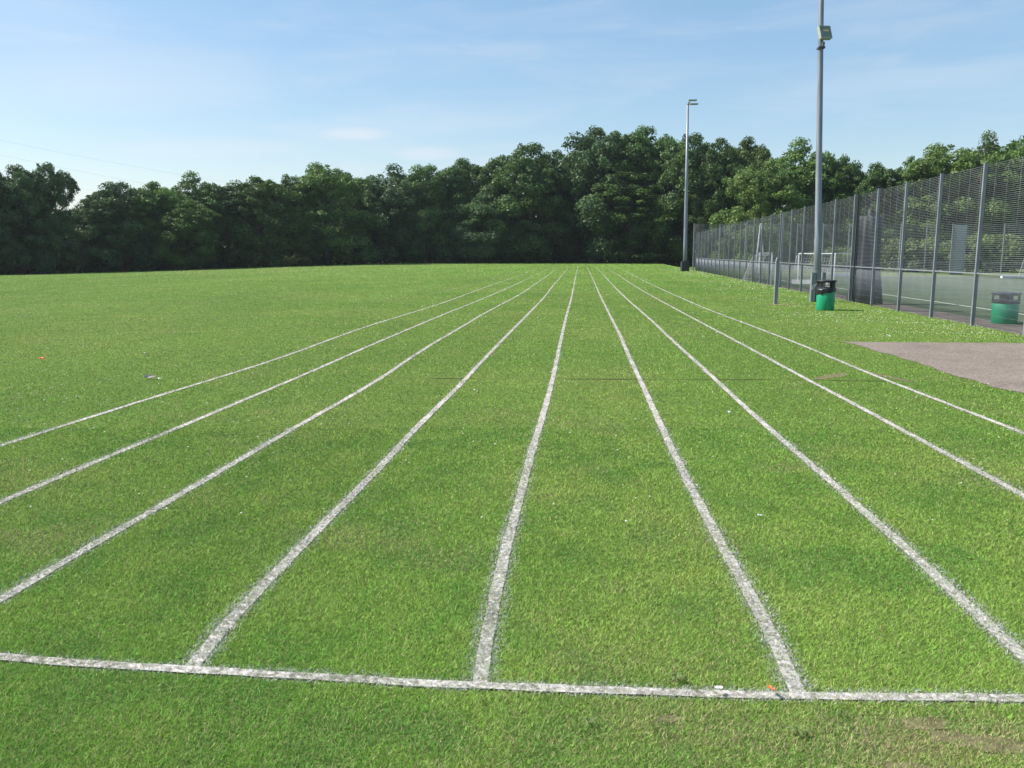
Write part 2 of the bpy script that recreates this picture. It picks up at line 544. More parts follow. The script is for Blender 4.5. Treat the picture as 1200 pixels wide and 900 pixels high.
def strip_sheet(name, s0, s1, o0, o1, z, mat, label):
    vv = []; ff = []
    ns = 24
    for i in range(ns + 1):
        s = s0 + (s1 - s0) * i / ns
        for o in (o0, o1):
            p = along(s, o); vv.append((p[0], p[1], pitch_z(p[0], p[1]) + z))
    for i in range(ns):
        ff.append((2 * i, 2 * i + 1, 2 * i + 3, 2 * i + 2))
    return tag(mesh_np(name, vv, ff, mat), label, kind='structure')


LEN = BAY * 25
tag(strip_sheet('pitch_border', -22, LEN - 0.1, 0.68, 2.9, 0.008, M['cloth'], None), 'grey brown tarmac border just inside the tall fence')
strip_sheet('sports_pitch', -22, LEN - 2.2, 2.9, 45, 0.008, M['pitch'], 'dull green artificial turf pitch behind the fence')
strip_sheet('pitch_end_border', LEN - 2.2, LEN - 0.1, 2.9, 45, 0.008, M['cloth'], 'dark tarmac border along the far end of the pitch')
tag(strip_sheet('pitch_side_line', -22, LEN - 3.0, 5.0, 5.10, 0.014, M['pitch_line'], None), 'thin white side line on the artificial pitch')
tag(strip_sheet('rough_grass', LEN + 0.5, LEN + 14, 2.0, 60, 0.01, M['far_grass'], None), 'pale rough grass behind the far end of the pitch')

# ------------------------------------------------------------------ lane lines
W2 = 0.053
LN = {
 0: [(-3.58, 34.98), (-2.99, 40.5), (-2.36, 44.25), (-1.75, 51.78), (-0.96, 62.39), (0.98, 86.48), (2.22, 103.0)],
 1: [(-4.95,3.45),(-4.59, 7.26), (-4.54, 7.61), (-4.5, 8.03), (-4.4, 8.62), (-4.37, 9.06), (-4.29, 9.61), (-4.2, 10.51), (-4.01, 11.56), (-3.9, 12.52), (-3.79, 13.68), (-3.62, 15.89), (-3.58, 17.35), (-3.52, 18.59), (-3.39, 20.11), (-3.09, 22.5), (-2.79, 25.09), (-2.47, 27.69), (-2.18, 31.65), (-1.85, 36.11), (-1.31, 42.78), (0.0, 58.07), (3.36, 103.0)],
 2: [(-3.70,3.40),(-3.52, 5.51), (-3.51, 5.82), (-3.5, 6.19), (-3.45, 6.51), (-3.4, 6.99), (-3.32, 7.49), (-3.27, 8.36), (-3.17, 9.08), (-3.11, 9.92), (-3.04, 10.94), (-2.88, 11.9), (-2.8, 13.49), (-2.71, 14.7), (-2.62, 16.03), (-2.41, 17.92), (-2.31, 19.18), (-2.08, 21.7), (-1.8, 24.98), (-1.44, 28.07), (-1.08, 31.65), (-0.64, 36.51), (0.0, 43.9), (4.78, 103.5)],
 3: [(-2.57,3.32),(-2.54, 3.9), (-2.53, 4.02), (-2.52, 4.23), (-2.49, 4.55), (-2.44, 4.86), (-2.41, 5.19), (-2.38, 5.67), (-2.33, 5.97), (-2.29, 6.61), (-2.2, 7.26), (-2.15, 8.07), (-1.97, 9.43), (-1.78, 11.42), (-1.68, 13.49), (-1.51, 15.84), (-1.27, 18.32), (-1.06, 20.62), (-0.81, 23.73), (-0.48, 27.33), (0.0, 30.77), (1.52, 49.49), (5.84, 104.0)],
 4: [(-1.33, 3.20), (-1.33, 3.59), (-1.3, 4.0), (-1.25, 4.42), (-1.22, 4.86), (-1.16, 5.47), (-1.08, 6.25), (-1.0, 7.1), (-0.96, 8.07), (-0.81, 9.24), (-0.65, 10.94), (-0.5, 12.95), (-0.31, 14.97), (-0.17, 16.7), (0.0, 18.53), (0.21, 20.62), (0.55, 24.61), (1.1, 30.66), (2.17, 44.25), (3.48, 60.15), (7.1, 105)],
 5: [(-0.13, 3.08), (-0.12, 3.41), (-0.09, 3.88), (-0.04, 4.62), (0.05, 5.51), (0.13, 6.61), (0.25, 7.8), (0.41, 9.51), (0.57, 11.32), (0.72, 13.3), (1.02, 16.99), (1.43, 21.99), (2.17, 30.66), (3.62, 48.48), (8.25, 105)],
 6: [(1.12, 3.0), (1.17, 3.45), (1.2, 3.97), (1.23, 4.57), (1.27, 5.32), (1.36, 6.51), (1.45, 7.67), (1.59, 9.34), (1.76, 11.32), (1.93, 13.49), (2.27, 17.35), (2.71, 22.91), (3.41, 31.65), (4.8, 48.48), (9.41, 105)],
 7: [(2.16,2.98),(2.18, 3.32), (2.21, 3.71), (2.25, 4.1), (2.28, 4.43), (2.31, 4.81), (2.35, 5.32), (2.38, 5.78), (2.43, 6.55), (2.49, 7.56), (2.6, 9.08), (2.76, 11.03), (3.07, 14.84), (3.21, 16.99), (3.54, 20.62), (3.85, 24.98), (4.3, 31.06), (5.29, 43.11), (6.76, 60.15), (10.33, 103)],
 8: [(3.42,2.95),(3.64, 5.71), (3.67, 6.09), (3.7, 6.55), (3.72, 7.15), (3.81, 8.07), (3.91, 9.34), (4.02, 11.01), (4.07, 11.84), (4.16, 13.05), (4.27, 14.57), (4.42, 16.32), (4.54, 18.32), (4.7, 20.75), (4.95, 24.07), (5.24, 28.07), (5.64, 33.77), (6.4, 43.11), (7.71, 58.07), (11.56, 103.5)],
 9: [(4.52,2.93),(4.91, 7.8), (4.93, 8.28), (4.97, 8.89), (4.97, 9.51), (5.02, 10.3), (5.07, 11.24), (5.14, 12.36), (5.27, 13.49), (5.43, 14.97), (5.47, 16.2), (5.57, 17.6), (5.66, 19.4), (5.8, 21.42), (5.86, 23.73), (6.11, 27.02), (6.49, 31.65), (6.92, 36.91), (7.55, 44.25), (8.69, 56.69), (10.9, 80.29), (12.78, 103.5)],
}
LLAB = {0: 'faint white lane line far down the field, left of all the others',
        1: 'outermost left lane line that leaves the left edge of the photo highest up',
        2: 'second white lane line counted from the left edge',
        3: 'white lane line reaching the lower left corner area, third from the left',
        4: 'white lane line meeting the start line at the left of the photo',
        5: 'white lane line nearest to the middle, meeting the start line head on',
        6: 'white lane line meeting the start line right of centre beside an orange scrap',
        7: 'broad white lane line running off the lower right edge',
        8: 'white lane line leaving the right edge midway, crossing the dry tan patch',
        9: 'outermost right lane line passing the pink tarmac with a worn earthy stretch'}
START = [(-6.2, 3.62), (-3.2, 3.40), (-2.17, 3.3), (-1.78, 3.24), (-1.41, 3.2), (-1.05, 3.16), (-0.69, 3.12), (-0.35, 3.08), (0.06, 3.05), (0.64, 3.01), (1.02, 2.99), (1.41, 2.98), (1.96, 2.97), (3.6, 2.94), (5.6, 2.93)]


def smooth_line(P, key=1, step=0.06):
    """resample a polyline with a smooth cubic; key=1: x as function of y, key=0: y as function of x"""
    P = np.array(P, float)
    t = P[:, key]; v = P[:, 1 - key]
    m = np.gradient(v, t)
    if key == 1:
        s = []
        y = t[0]
        while y < t[-1]:
            s.append(y); y += max(step, y * 0.012)
        s = np.array(s + [t[-1]])
    else:
        s = np.arange(t[0], t[-1], step)
    i = np.clip(np.searchsorted(t, s, side='right') - 1, 0, len(t) - 2)
    h = t[i + 1] - t[i]; q = (s - t[i]) / h
    r = v[i] * (2 * q**3 - 3 * q**2 + 1) + h * m[i] * (q**3 - 2 * q**2 + q) + v[i + 1] * (-2 * q**3 + 3 * q**2) + h * m[i + 1] * (q**3 - q**2)
    return s, r


def calm(P):
    """take the sharpest kinks out of a line, keeping its gentle wander"""
    P = np.array(P, float); r = P[:, 0] - 0.0865 * P[:, 1]; ly = np.log(P[:, 1])
    W = np.exp(-((ly[:, None] - ly[None]) / 0.16) ** 2); q = (W @ r) / W.sum(1)
    q[0] = r[0]; q[-1] = r[-1]
    P[:, 0] = q + 0.0865 * P[:, 1]
    return P


line_curves = {k: smooth_line(calm(v), 1) for k, v in LN.items()}
start_s, start_v = smooth_line(START, 0)


def line_dist(k, x, y):
    s, r = line_curves[k]
    sl = np.gradient(r, s)
    xl = np.interp(y, s, r, left=1e3, right=1e3); sv = np.interp(y, s, sl)
    d = np.abs(x - xl) / np.sqrt(1 + sv ** 2)
    return np.where((y < s[0]) | (y > s[-1]), 9.0, d)


def start_dist(x, y):
    yl = np.interp(x, start_s, start_v, left=1e3, right=1e3)
    return np.abs(y - yl)


# ------------------------------------------------------------------ grass blades
def make_points(n, d0, d1, lat, marg, rg):
    d = np.exp(rg.uniform(math.log(d0), math.log(d1), n))
    w = lat * d + marg
    x = rg.uniform(-1, 1, n) * w
    return x, d


def blades(name, x, y, L, w, col, mat, rg, parent=None, lean=(0.5, 1.25), z0=0.0):
    n = len(x)
    a = rg.uniform(0, 2 * math.pi, n)          # facing
    ln = rg.uniform(lean[0], lean[1], n)        # lean from the vertical
    la = rg.uniform(0, 2 * math.pi, n)
    z = ground_z(x, y) + z0
    tip = np.stack([np.sin(ln) * np.cos(la) * L, np.sin(ln) * np.sin(la) * L, np.cos(ln) * L], 1)
    wx = np.stack([np.cos(a) * w / 2, np.sin(a) * w / 2, np.zeros(n)], 1)
    base = np.stack([x, y, z], 1)
    V = np.empty((n, 3, 3), np.float32)
    V[:, 0] = base - wx; V[:, 1] = base + wx; V[:, 2] = base + tip
    f = np.arange(3 * n, dtype=np.int32).reshape(n, 3)
    return mesh_np(name, V.reshape(-1, 3), f, mat, parent, colors=np.repeat(col, 3, axis=0))


N_BL = 2400000
gxp, gyp = make_points(N_BL, 1.5, 150, 0.70, 1.3, rng)
gx2, gy2 = make_points(1100000, 1.6, 8.0, 0.70, 0.9, rng)
gxp = np.concatenate([gxp, gx2]); gyp = np.concatenate([gyp, gy2])
sd = fence_side(gxp, gyp)
keep = sd < 0.15
keep |= (gyp > 90) & (sd < 2)
# bare places
keep &= ~(inside(path_poly, gxp, gyp))
for pp in soil_polys:
    bx0, bx1, by0, by1 = pp[:, 0].min(), pp[:, 0].max(), pp[:, 1].min(), pp[:, 1].max()
    m = (gxp > bx0) & (gxp < bx1) & (gyp > by0) & (gyp < by1)
    ins = np.zeros(len(gxp), bool); ins[m] = inside(pp, gxp[m], gyp[m])
    keep &= ~(ins & (rng.random(len(gxp)) < 0.5))
cyy = np.interp(gxp, cx_, cy_, left=1e3, right=1e3); cww = np.interp(gxp, cx_, cw_)
keep &= ~((np.abs(gyp - cyy) < cww + 0.01) & (rng.random(len(gxp)) < 0.6))
gxp, gyp = gxp[keep], gyp[keep]
n = len(gxp)
# colour in patches
p1 = fbm(gxp, gyp, 2.6, 3, 4); p2 = fbm(gxp, gyp, 0.35, 5, 3); p3 = fbm(gxp * 0.5, gyp, 14, 8, 3)
p5 = fbm(gxp, gyp * 0.45, 0.09, 15, 2)
u_l = (gxp - 0.0865 * gyp)
mow = 0.5 + 0.5 * np.sin(u_l * 2 * math.pi / 2.4 + 1.2 * fbm(gxp, gyp, 9, 4, 2))
rnd = rng.random(n)
green = np.array([0.188, 0.362, 0.058]); yell = np.array([0.290, 0.415, 0.090]); dark = np.array([0.132, 0.285, 0.056]); straw = np.array([0.40, 0.36, 0.19])
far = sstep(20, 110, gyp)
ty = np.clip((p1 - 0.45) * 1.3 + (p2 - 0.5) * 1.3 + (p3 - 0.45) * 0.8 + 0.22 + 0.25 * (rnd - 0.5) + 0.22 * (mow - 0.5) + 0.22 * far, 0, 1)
td = np.clip((0.46 - p2) * 2.5 + (0.5 - p5) * 1.0 + 0.15 + (rng.random(n) - 0.5) * 0.4, 0, 0.8) * (1 - 0.5 * far)
col = green * (1 - ty[:, None]) + yell * ty[:, None]
col = col * (1 - td[:, None]) + dark * td[:, None]
pstraw = 0.08 + 0.02 * sstep(8, 3, gyp) + 0.13 * np.clip((p1 - 0.55) * 4, 0, 1) + 0.25 * np.clip((fbm(gxp, gyp, 0.8, 31, 3) - 0.62) * 6, 0, 1)
leftfar = sstep(35, 80, gyp) * sstep(5, -30, gxp)
pstraw = pstraw + 0.12 * leftfar
pstraw = pstraw * (1 - 0.45 * sstep(15, 50, gyp) * (1 - leftfar))
lr = np.exp(-(((gxp - 1.6) / 0.7) ** 2 + ((gyp - 2.72) / 0.16) ** 2))
pstraw = pstraw + 0.40 * lr + 0.10 * np.exp(-((gyp - 2.7) / 0.3) ** 2)
is_str = rng.random(n) < pstraw
col[is_str] = straw * (0.6 + 0.6 * rng.random(is_str.sum())[:, None])
col *= (1.05 + 0.12 * sstep(6, 2.8, gyp))[:, None]
vamp = 1 - 0.62 * sstep(8, 45, gyp)
col *= (1 + vamp * (0.42 + 1.1 * rng.random(n) ** 1.3 - 1))[:, None]
bands = fbm(u_l * 0.35, gyp * 0.06, 1.0, 88, 3) - 0.5
col *= (1 + 0.28 * bands + 0.12 * (fbm(gxp * 0.12, gyp * 0.5, 1.6, 89, 3) - 0.5))[:, None]
col *= (1 - 0.10 * (mow - 0.5) * (0.4 + 0.6 * sstep(6, 30, gyp)))[:, None]
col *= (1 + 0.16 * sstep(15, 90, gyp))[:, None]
d_seam = np.abs(gyp - np.interp(gxp, cx_, cy_, left=1e3, right=1e3))
seam_m = (d_seam < (np.interp(gxp, cx_, cw_) * 1.7 + 0.012)) & (rng.random(n) < 0.75)
col[seam_m] = np.array([0.11, 0.19, 0.045]) * (0.6 + 0.8 * rng.random(seam_m.sum()))[:, None]
Lb = (0.010 + 0.015 * rng.random(n)) * (0.85 + 0.5 * p2)
wb = 0.0027 * np.maximum(1, gyp / 3.2) * (0.7 + 0.6 * rng.random(n))
Lb = np.maximum(Lb, wb * 0.6)
Lb[d_seam < 0.16] *= 0.55
# which blades are painted
owner = np.full(n, -1, np.int16); pown = np.zeros(n)
edge = (fbm(gxp, gyp, 0.05, 41, 2) - 0.5) * 0.030 + (fbm(gxp, gyp, 0.5, 43, 2) - 0.5) * 0.022
for k in LN:
    dd = line_dist(k, gxp, gyp)
    wl = W2 + edge + 0.022 * np.exp(-(gyp - 3.0) / 4.5)
    p = np.clip((wl - 0.004 - dd) / 0.050 + 0.5, 0, 1)
    if k == 0: p = p * 0.40
    p = p * (1 - 0.45 * sstep(7, 40, gyp))
    if k == 1: p = p * (0.9 - 0.5 * (gyp > 22) * (fbm(gxp, gyp, 4.0, 48, 2) > 0.55))
    hit = rng.random(n) < p * 0.86
    owner[hit] = k; pown[hit] = p[hit]
dd = start_dist(gxp, gyp)
p = np.clip((0.045 + edge - dd) / 0.040 + 0.5, 0, 1)
hit = rng.random(n) < p * 0.90
owner[hit] = 10; pown[hit] = p[hit]
green_m = owner < 0
paint = owner >= 0
worn = fbm(gxp, gyp, 0.7, 51, 3)
wcol = np.array([0.53, 0.54, 0.53]) * (0.45 + 0.65 * rng.random(n))[:, None]
gmix = rng.random(n) < (0.24 + 0.22 * sstep(6, 30, gyp) + 0.55 * (1 - np.maximum(pown, 0.6 * (gyp > 7))) + 0.25 * np.clip((0.5 - worn) * 4, 0, 1))
pc = np.where(gmix[:, None], col * 0.6 + np.array([0.10, 0.12, 0.10]), wcol)
SUB = paint & (rng.random(n) < np.where(gyp < 12, 0.62, 1.0))     # trodden short in the lines near by
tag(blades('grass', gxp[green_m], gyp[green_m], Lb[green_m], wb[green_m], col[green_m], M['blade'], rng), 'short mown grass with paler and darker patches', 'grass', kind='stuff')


def strip(name, s, v, w2, key, mat, seed):
    """ragged chalk strip along a line"""
    n_ = len(s)
    x = v if key == 1 else s; y = s if key == 1 else v
    P = np.stack([x, y], 1)
    T = np.gradient(P, axis=0); T /= np.linalg.norm(T, axis=1)[:, None]
    Nn = np.stack([-T[:, 1], T[:, 0]], 1)
    oa = w2 * (0.85 + 0.5 * (fbm(x, y, 0.18, seed, 3) - 0.3)); ob = w2 * (0.85 + 0.5 * (fbm(x + 9, y, 0.18, seed + 1, 3) - 0.3))
    A = P + Nn * oa[:, None]; B = P - Nn * ob[:, None]
    z = 0.004
    V = np.concatenate([np.c_[A, np.full(n_, z)], np.c_[B, np.full(n_, z)]])
    f = [(i, n_ + i, n_ + i + 1, i + 1) for i in range(n_ - 1)]
    return mesh_np(name, V, f, mat)


def join_into(dst, src):
    """append the mesh of src to dst (two materials) and remove src"""
    bm = bmesh.new()
    bm.from_mesh(dst.data)
    for f in bm.faces: f.material_index = 0
    k = len(bm.faces)
    bm.from_mesh(src.data)
    bm.faces.ensure_lookup_table()
    for f in bm.faces[k:]: f.material_index = 1
    if len(dst.data.materials) < 2: dst.data.materials.append(src.data.materials[0])
    bm.to_mesh(dst.data); bm.free()
    me = src.data
    bpy.data.objects.remove(src); bpy.data.meshes.remove(me)


for k in list(LN) + [10]:
    m = SUB & (owner == k)
    ob_ = blades('lane_line' if k < 10 else 'start_line', gxp[m], gyp[m], Lb[m] * 0.8, wb[m], pc[m], M['paint_blade'], rng, lean=(0.7, 1.4), z0=0.006)
    if k < 10:
        if True:
            s, v = line_curves[k]
            st = strip('strip', s, v, W2 * (0.62 if k else 0.25), 1, M['chalk'], 60 + k)
            st.location.z = 0
            for vtx in st.data.vertices: vtx.co.z += 0.0003 * k
            join_into(ob_, st)
        tag(ob_, LLAB[k], 'painted line', 'white running lane lines on the grass')
    else:
        st = strip('strip', start_s, start_v, 0.028, 0, M['chalk'], 80)
        for vtx in st.data.vertices: vtx.co.z += 0.0035
        join_into(ob_, st)
        tag(ob_, 'white start line crossing the whole foreground and joining the lane lines', 'painted line')

# clover flowers
n = 16000
cxp, cyp = make_points(n * 6, 5, 95, 0.70, 0.5, rng)
dens = np.zeros(len(cxp))
sdc = fence_side(cxp, cyp)
dens += 1.0 * sstep(-5.0, -0.5, sdc) * (fbm(cxp, cyp, 1.6, 71, 3) > 0.44) * sstep(14, 18, cyp)
dens += 0.9 * np.exp(-(((cxp - 8.3) / 1.4) ** 2 + ((cyp - 22.6) / 1.5) ** 2))
dens += 0.07 * (fbm(cxp, cyp, 3.5, 72, 3) > 0.50) * sstep(6.0, 10, cyp) * (0.4 + 0.6 * sstep(4, -6, cxp))
dens += 0.008
ok = (rng.random(len(cxp)) < dens * 0.42) & (sdc < -0.05) & ~inside(path_poly, cxp, cyp)
cxp, cyp = cxp[ok], cyp[ok]
r_ = (0.006 + 0.004 * rng.random(len(cxp))) * np.maximum(1, (cyp / 13) ** 0.7)
oct_v = np.array([(1, 0, 0), (0, 1, 0), (-1, 0, 0), (0, -1, 0), (0, 0, 0.9), (0, 0, -0.7)], np.float32)
oct_f = np.array([(0, 1, 4), (1, 2, 4), (2, 3, 4), (3, 0, 4), (1, 0, 5), (2, 1, 5), (3, 2, 5), (0, 3, 5)])
cz = 0.035 + 0.02 * rng.random(len(cxp)) + ground_z(cxp, cyp)
V = np.stack([cxp, cyp, cz], 1)[:, None, :] + oct_v[None] * r_[:, None, None]
Fo = (np.arange(len(cxp)) * 6)[:, None, None] + oct_f[None]
tag(mesh_np('clover_flowers', V.reshape(-1, 3), Fo.reshape(-1, 3), M['petal']), 'small white clover flowers dotted through the grass', 'flowers', kind='stuff')

# rosette weeds in the near grass
def rosette(x, y, r, n_leaf, seed, label):
    rr = random.Random(seed); bm = bmesh.new()
    for k in range(n_leaf):
        a = 2 * math.pi * k / n_leaf + rr.uniform(-.3, .3); L = r * rr.uniform(.7, 1.15); w = L * 0.28
        d = Vector((math.cos(a), math.sin(a), 0)); s = Vector((-d.y, d.x, 0))
        prof = [(0.0, .15, .012), (.35, .8, .03), (.7, 1.0, .03), (1.0, .05, .022)]
        prev = None
        for t, ww, z in prof:
            A = bm.verts.new(d * L * t + s * w * ww / 2 + Vector((0, 0, z))); B = bm.verts.new(d * L * t - s * w * ww / 2 + Vector((0, 0, z)))
            if prev: bm.faces.new((prev[0], prev[1], B, A))
            prev = (A, B)
    me = bpy.data.meshes.new('weed'); bm.to_mesh(me); bm.free(); me.materials.append(M['leaf'][4])
    o = bpy.data.objects.new('weed', me); COL.objects.link(o); o.location = (x, y, 0)
    tag(o, label, 'weed', 'flat leafy weeds in the grass')


rosette(1.02, 2.72, 0.045, 7, 1, 'small leafy weed in the grass below the start line, right of centre')
rosette(0.28, 2.78, 0.035, 6, 2, 'small leafy weed low in the middle just below the start line')
rosette(0.66, 3.10, 0.05, 6, 3, 'leafy weed touching the far side of the start line')
rosette(1.22, 2.83, 0.03, 6, 4, 'tiny leafy weed below the start line near the bare soil')


def scrap(name, x, y, w, l, mat, label, cat, rz=0.0, seed=0, h=0.012, z=0.03):
    """crumpled bit of litter lying in the grass"""
    rr = random.Random(seed); bm = bmesh.new(); nn = 5
    g = [[bm.verts.new(((i / (nn - 1) - .5) * w * rr.uniform(.8, 1.1), (j / (nn - 1) - .5) * l * rr.uniform(.8, 1.1), rr.uniform(0, h))) for i in range(nn)] for j in range(nn)]
    for j in range(nn - 1):
        for i in range(nn - 1):
            bm.faces.new((g[j][i], g[j][i + 1], g[j + 1][i + 1], g[j + 1][i]))
    me = bpy.data.meshes.new(name); bm.to_mesh(me); bm.free(); me.materials.append(mat)
    o = bpy.data.objects.new(name, me); COL.objects.link(o); o.location = (x, y, z); o.rotation_euler = (0.15, 0.1, rz)
    md = o.modifiers.new('thick', 'SOLIDIFY'); md.thickness = 0.0015
    tag(o, label, cat, 'scraps of litter in the grass')


M['orange'] = simple('orange_scrap', (0.75, 0.16, 0.04), rough=0.6)
M['white_scrap'] = simple('white_scrap', (0.75, 0.75, 0.74), rough=0.6)
M['grey_scrap'] = simple('grey_scrap', (0.34, 0.28, 0.27), rough=0.8)
scrap('litter_scrap', 1.005, 2.985, 0.035, 0.015, M['orange'], 'small orange scrap lying on the start line beside the lane line', 'litter', 1.9, 1, z=0.035)
scrap('litter_scrap', -7.55, 13.2, 0.07, 0.05, M['orange'], 'orange scrap in the grass far over on the left', 'litter', 0.4, 2, 0.03)
scrap('litter_scrap', -4.93, 11.15, 0.14, 0.07, M['grey_scrap'], 'crumpled greyish wrapper left of the outermost lane line', 'litter', 0.2, 3, 0.04)
scrap('litter_scrap', -4.75, 11.05, 0.05, 0.04, M['white_scrap'], 'tiny white scrap beside the greyish wrapper', 'litter', 0.7, 9, 0.02)
scrap('litter_scrap', -6.2, 13.9, 0.09, 0.05, M['grey_scrap'], 'small brownish scrap between the orange scrap and the wrapper', 'litter', 0.9, 4, 0.03)
scrap('litter_scrap', -0.45, 10.1, 0.05, 0.03, M['white_scrap'], 'small white scrap midfield between two lane lines', 'litter', 0.5, 5, 0.02)
scrap('litter_scrap', 1.60, 5.15, 0.035, 0.012, M['white_scrap'], 'narrow white scrap in the lane right of centre', 'litter', 0.1, 6, 0.008)
scrap('litter_scrap', 7.70, 16.9, 0.08, 0.05, M['white_scrap'], 'white scrap in the grass just behind the pink tarmac', 'litter', 0.3, 7, 0.03)
scrap('litter_scrap', 2.30, 8.65, 0.05, 0.03, M['white_scrap'], 'white scrap beside the broad lane line, lower than the dark seam', 'litter', 0.8, 8, 0.02)
scrap('litter_scrap', 0.80, 2.99, 0.03, 0.02, M['white_scrap'], 'white flake on the start line left of the orange scrap', 'litter', 0.6, 11, 0.01, z=0.035)

# ------------------------------------------------------------------ tall mesh fence
FH = 3.72; RAIL = 1.24
fence = empty('mesh_fence', (FA[0], FA[1], 0), math.atan2(FDIR[1], FDIR[0]))
tag(fence, 'tall grey welded mesh sports fence running down the right side', 'fence')


def panel_mesh(w, h, rail, hs=0.044, vs_=0.6, low_v=0.05, low_h=0.2, t=0.007, z0=0.04):
    """welded mesh: horizontal double wires above the rail, close vertical wires below"""
    cs = []; ds = []
    def b(cx, cy, cz, dx, dy, dz): cs.append((cx, cy, cz)); ds.append((dx, dy, dz))
    z = rail
    while z < h:
        b(0, 0.0, z, w, 0.008, t * 0.85); z += hs
    x = -w / 2 + vs_ / 2
    while x < w / 2:
        b(x, 0.0095, (h + rail) / 2, 0.0026, 0.0035, h - rail); x += vs_
    z = z0 + 0.06
    while z < rail - 0.05:
        b(0, 0, z, w, 0.005, t * 0.6); z += low_h
    x = -w / 2 + low_v / 2
    while x < w / 2:
        b(x, 0.0085, (z0 + rail) / 2, 0.0055, 0.005, rail - z0); x += low_v
    cs = np.array(cs, np.float32); ds = np.array(ds, np.float32)
    cube = np.array([(sx, sy, sz) for sx in (-.5, .5) for sy in (-.5, .5) for sz in (-.5, .5)], np.float32)
    cf = np.array([(0, 1, 3, 2), (4, 6, 7, 5), (0, 4, 5, 1), (2, 3, 7, 6), (0, 2, 6, 4), (1, 5, 7, 3)])
    V = cs[:, None] + cube[None] * ds[:, None]
    Fc = (np.arange(len(cs)) * 8)[:, None, None] + cf[None]
    return V.reshape(-1, 3), Fc.reshape(-1, 4)


def fence_run(parent, n0, n1, bay, h, rail, post_w=0.062, post_d=0.075, deep=()):
    pv, pf = panel_mesh(bay - post_w * 0.2, h, rail)
    p0 = m0 = r0 = None
    for i in range(n0, n1 + 1):
        if p0 is None:
            o = MB().box((0, 0, (h + 0.02) / 2 - 0.1), (post_w, post_d, h + 0.24)).box((0, 0, h + 0.035), (post_w + 0.006, post_d + 0.006, 0.012)).build('post', M['galv'], parent)
            p0 = o
        else:
            o = p0.copy(); COL.objects.link(o); o.parent = parent
        o.location = (i * bay, 0, 0)
        if i < n1:
            if m0 is None:
                o = m0 = mesh_np('mesh_panel', pv, pf, M['wire'], parent)
                q = r0 = MB().box((0, 0, 0), (bay - post_w - 0.01, 0.03, 0.035)).build('rail', M['wire'], parent)
            else:
                o = m0.copy(); COL.objects.link(o); o.parent = parent
                q = r0.copy(); COL.objects.link(q); q.parent = parent
            o.location = ((i + .5) * bay, -post_d / 2 - 0.012, 0)
            q.location = ((i + .5) * bay, 0, rail)


fence_run(fence, -4, 25, BAY, FH, RAIL)
for i, dz in ((4, 0), (9, 0)):      # two doubled posts
    MB().box((i * BAY - 0.20, -0.06, FH / 2 - 0.1), (0.07, 0.10, FH + 0.2)).build('support_post', M['base_box'] if i == 4 else M['galv'], fence)

back = empty('back_fence', (18.45, 85.3, -0.45), 0.0)
tag(back, 'high pale mesh fence closing the far end of the sports pitch', 'fence')
fence_run(back, 0, 19, 2.62, 5.1, 1.3, 0.10, 0.10)
o = MB().box((0, 0, 2.5), (1.5, 0.04, 5.0)).box((0, 0.03, 2.5), (1.5, 0.03, 0.06)).build('sheeted_panel', M['sheet'], back)
o.location = (26.95, 0.12, 0)

# fence corner base: short return visible at the far corner
# ------------------------------------------------------------------ lamp posts
def floodlight(parent, loc, rz, tilt, w, h, d):
    R = Matrix.Rotation(rz, 3, 'Z') @ Matrix.Rotation(tilt, 3, 'X')
    loc = Vector(loc)
    b = MB()
    b.box(loc, (w, d, h), R, 0.015)
    b.box(loc + R @ Vector((0, -d / 2 - 0.008, h / 2 - 0.012)), (w + 0.02, 0.03, 0.03), R)
    b.box(loc + R @ Vector((0, -d / 2 - 0.008, -h / 2 + 0.012)), (w + 0.02, 0.03, 0.03), R)
    b.box(loc + R @ Vector((-w / 2 + 0.005, -d / 2 - 0.008, 0)), (0.03, 0.03, h - 0.03), R)
    b.box(loc + R @ Vector((w / 2 - 0.005, -d / 2 - 0.008, 0)), (0.03, 0.03, h - 0.03), R)
    for k in range(7):
        b.box(loc + R @ Vector(((k - 3) * w / 8, d / 2 + 0.014, 0)), (0.012, 0.04, h * 0.8), R)
    hd = b.build('floodlight_head', M['lamp_house'], parent)
    g = MB().box(loc + R @ Vector((0, -d / 2 - 0.006, 0)), (w - 0.05, 0.012, h - 0.05), R).build('glass', M['lamp_glass'], hd)
    MB().box(loc + R @ Vector((0.02, -d / 2 - 0.016, 0.05)), (w * 0.5, 0.01, h * 0.14), R, 0.004).build('bulb', M['lamp_bulb'], hd)
    return hd


LX, LY = 10.86, 29.6
lamp = empty('lamp_post', (LX, LY, 0))
tag(lamp, 'tall grey lamp pole with one square floodlight, standing behind the green bin', 'lamp post', 'lamp posts beside the fence')
lamp.rotation_euler = (0, -0.043, 0)
MB().tube([(0, 0, -0.2), (0, 0, 2.2), (0, 0, 2.25), (0, 0, 9.0), (0, 0, 15.5)], [0.135, 0.125, 0.112, 0.088, 0.066], 20).build('pole', M['galv_pole'], lamp)
MB().box((0.0, -0.122, 0.85), (0.11, 0.02, 0.55), None, 0.006).build('access_door', M['galv_pole'], lamp)
fl = floodlight(lamp, (0.02, -0.26, 9.02), 0.28, -0.30, 0.42, 0.44, 0.13)
MB().box((0, -0.02, 8.60), (0.22, 0.24, 0.07), None, 0.01).box((0.02, -0.16, 8.69), (0.05, 0.2, 0.12)).build('bracket', M['lamp_dark'], lamp)
floodlight(lamp, (0.0, -0.3, 15.5), 0.0, -0.6, 0.5, 0.45, 0.14)

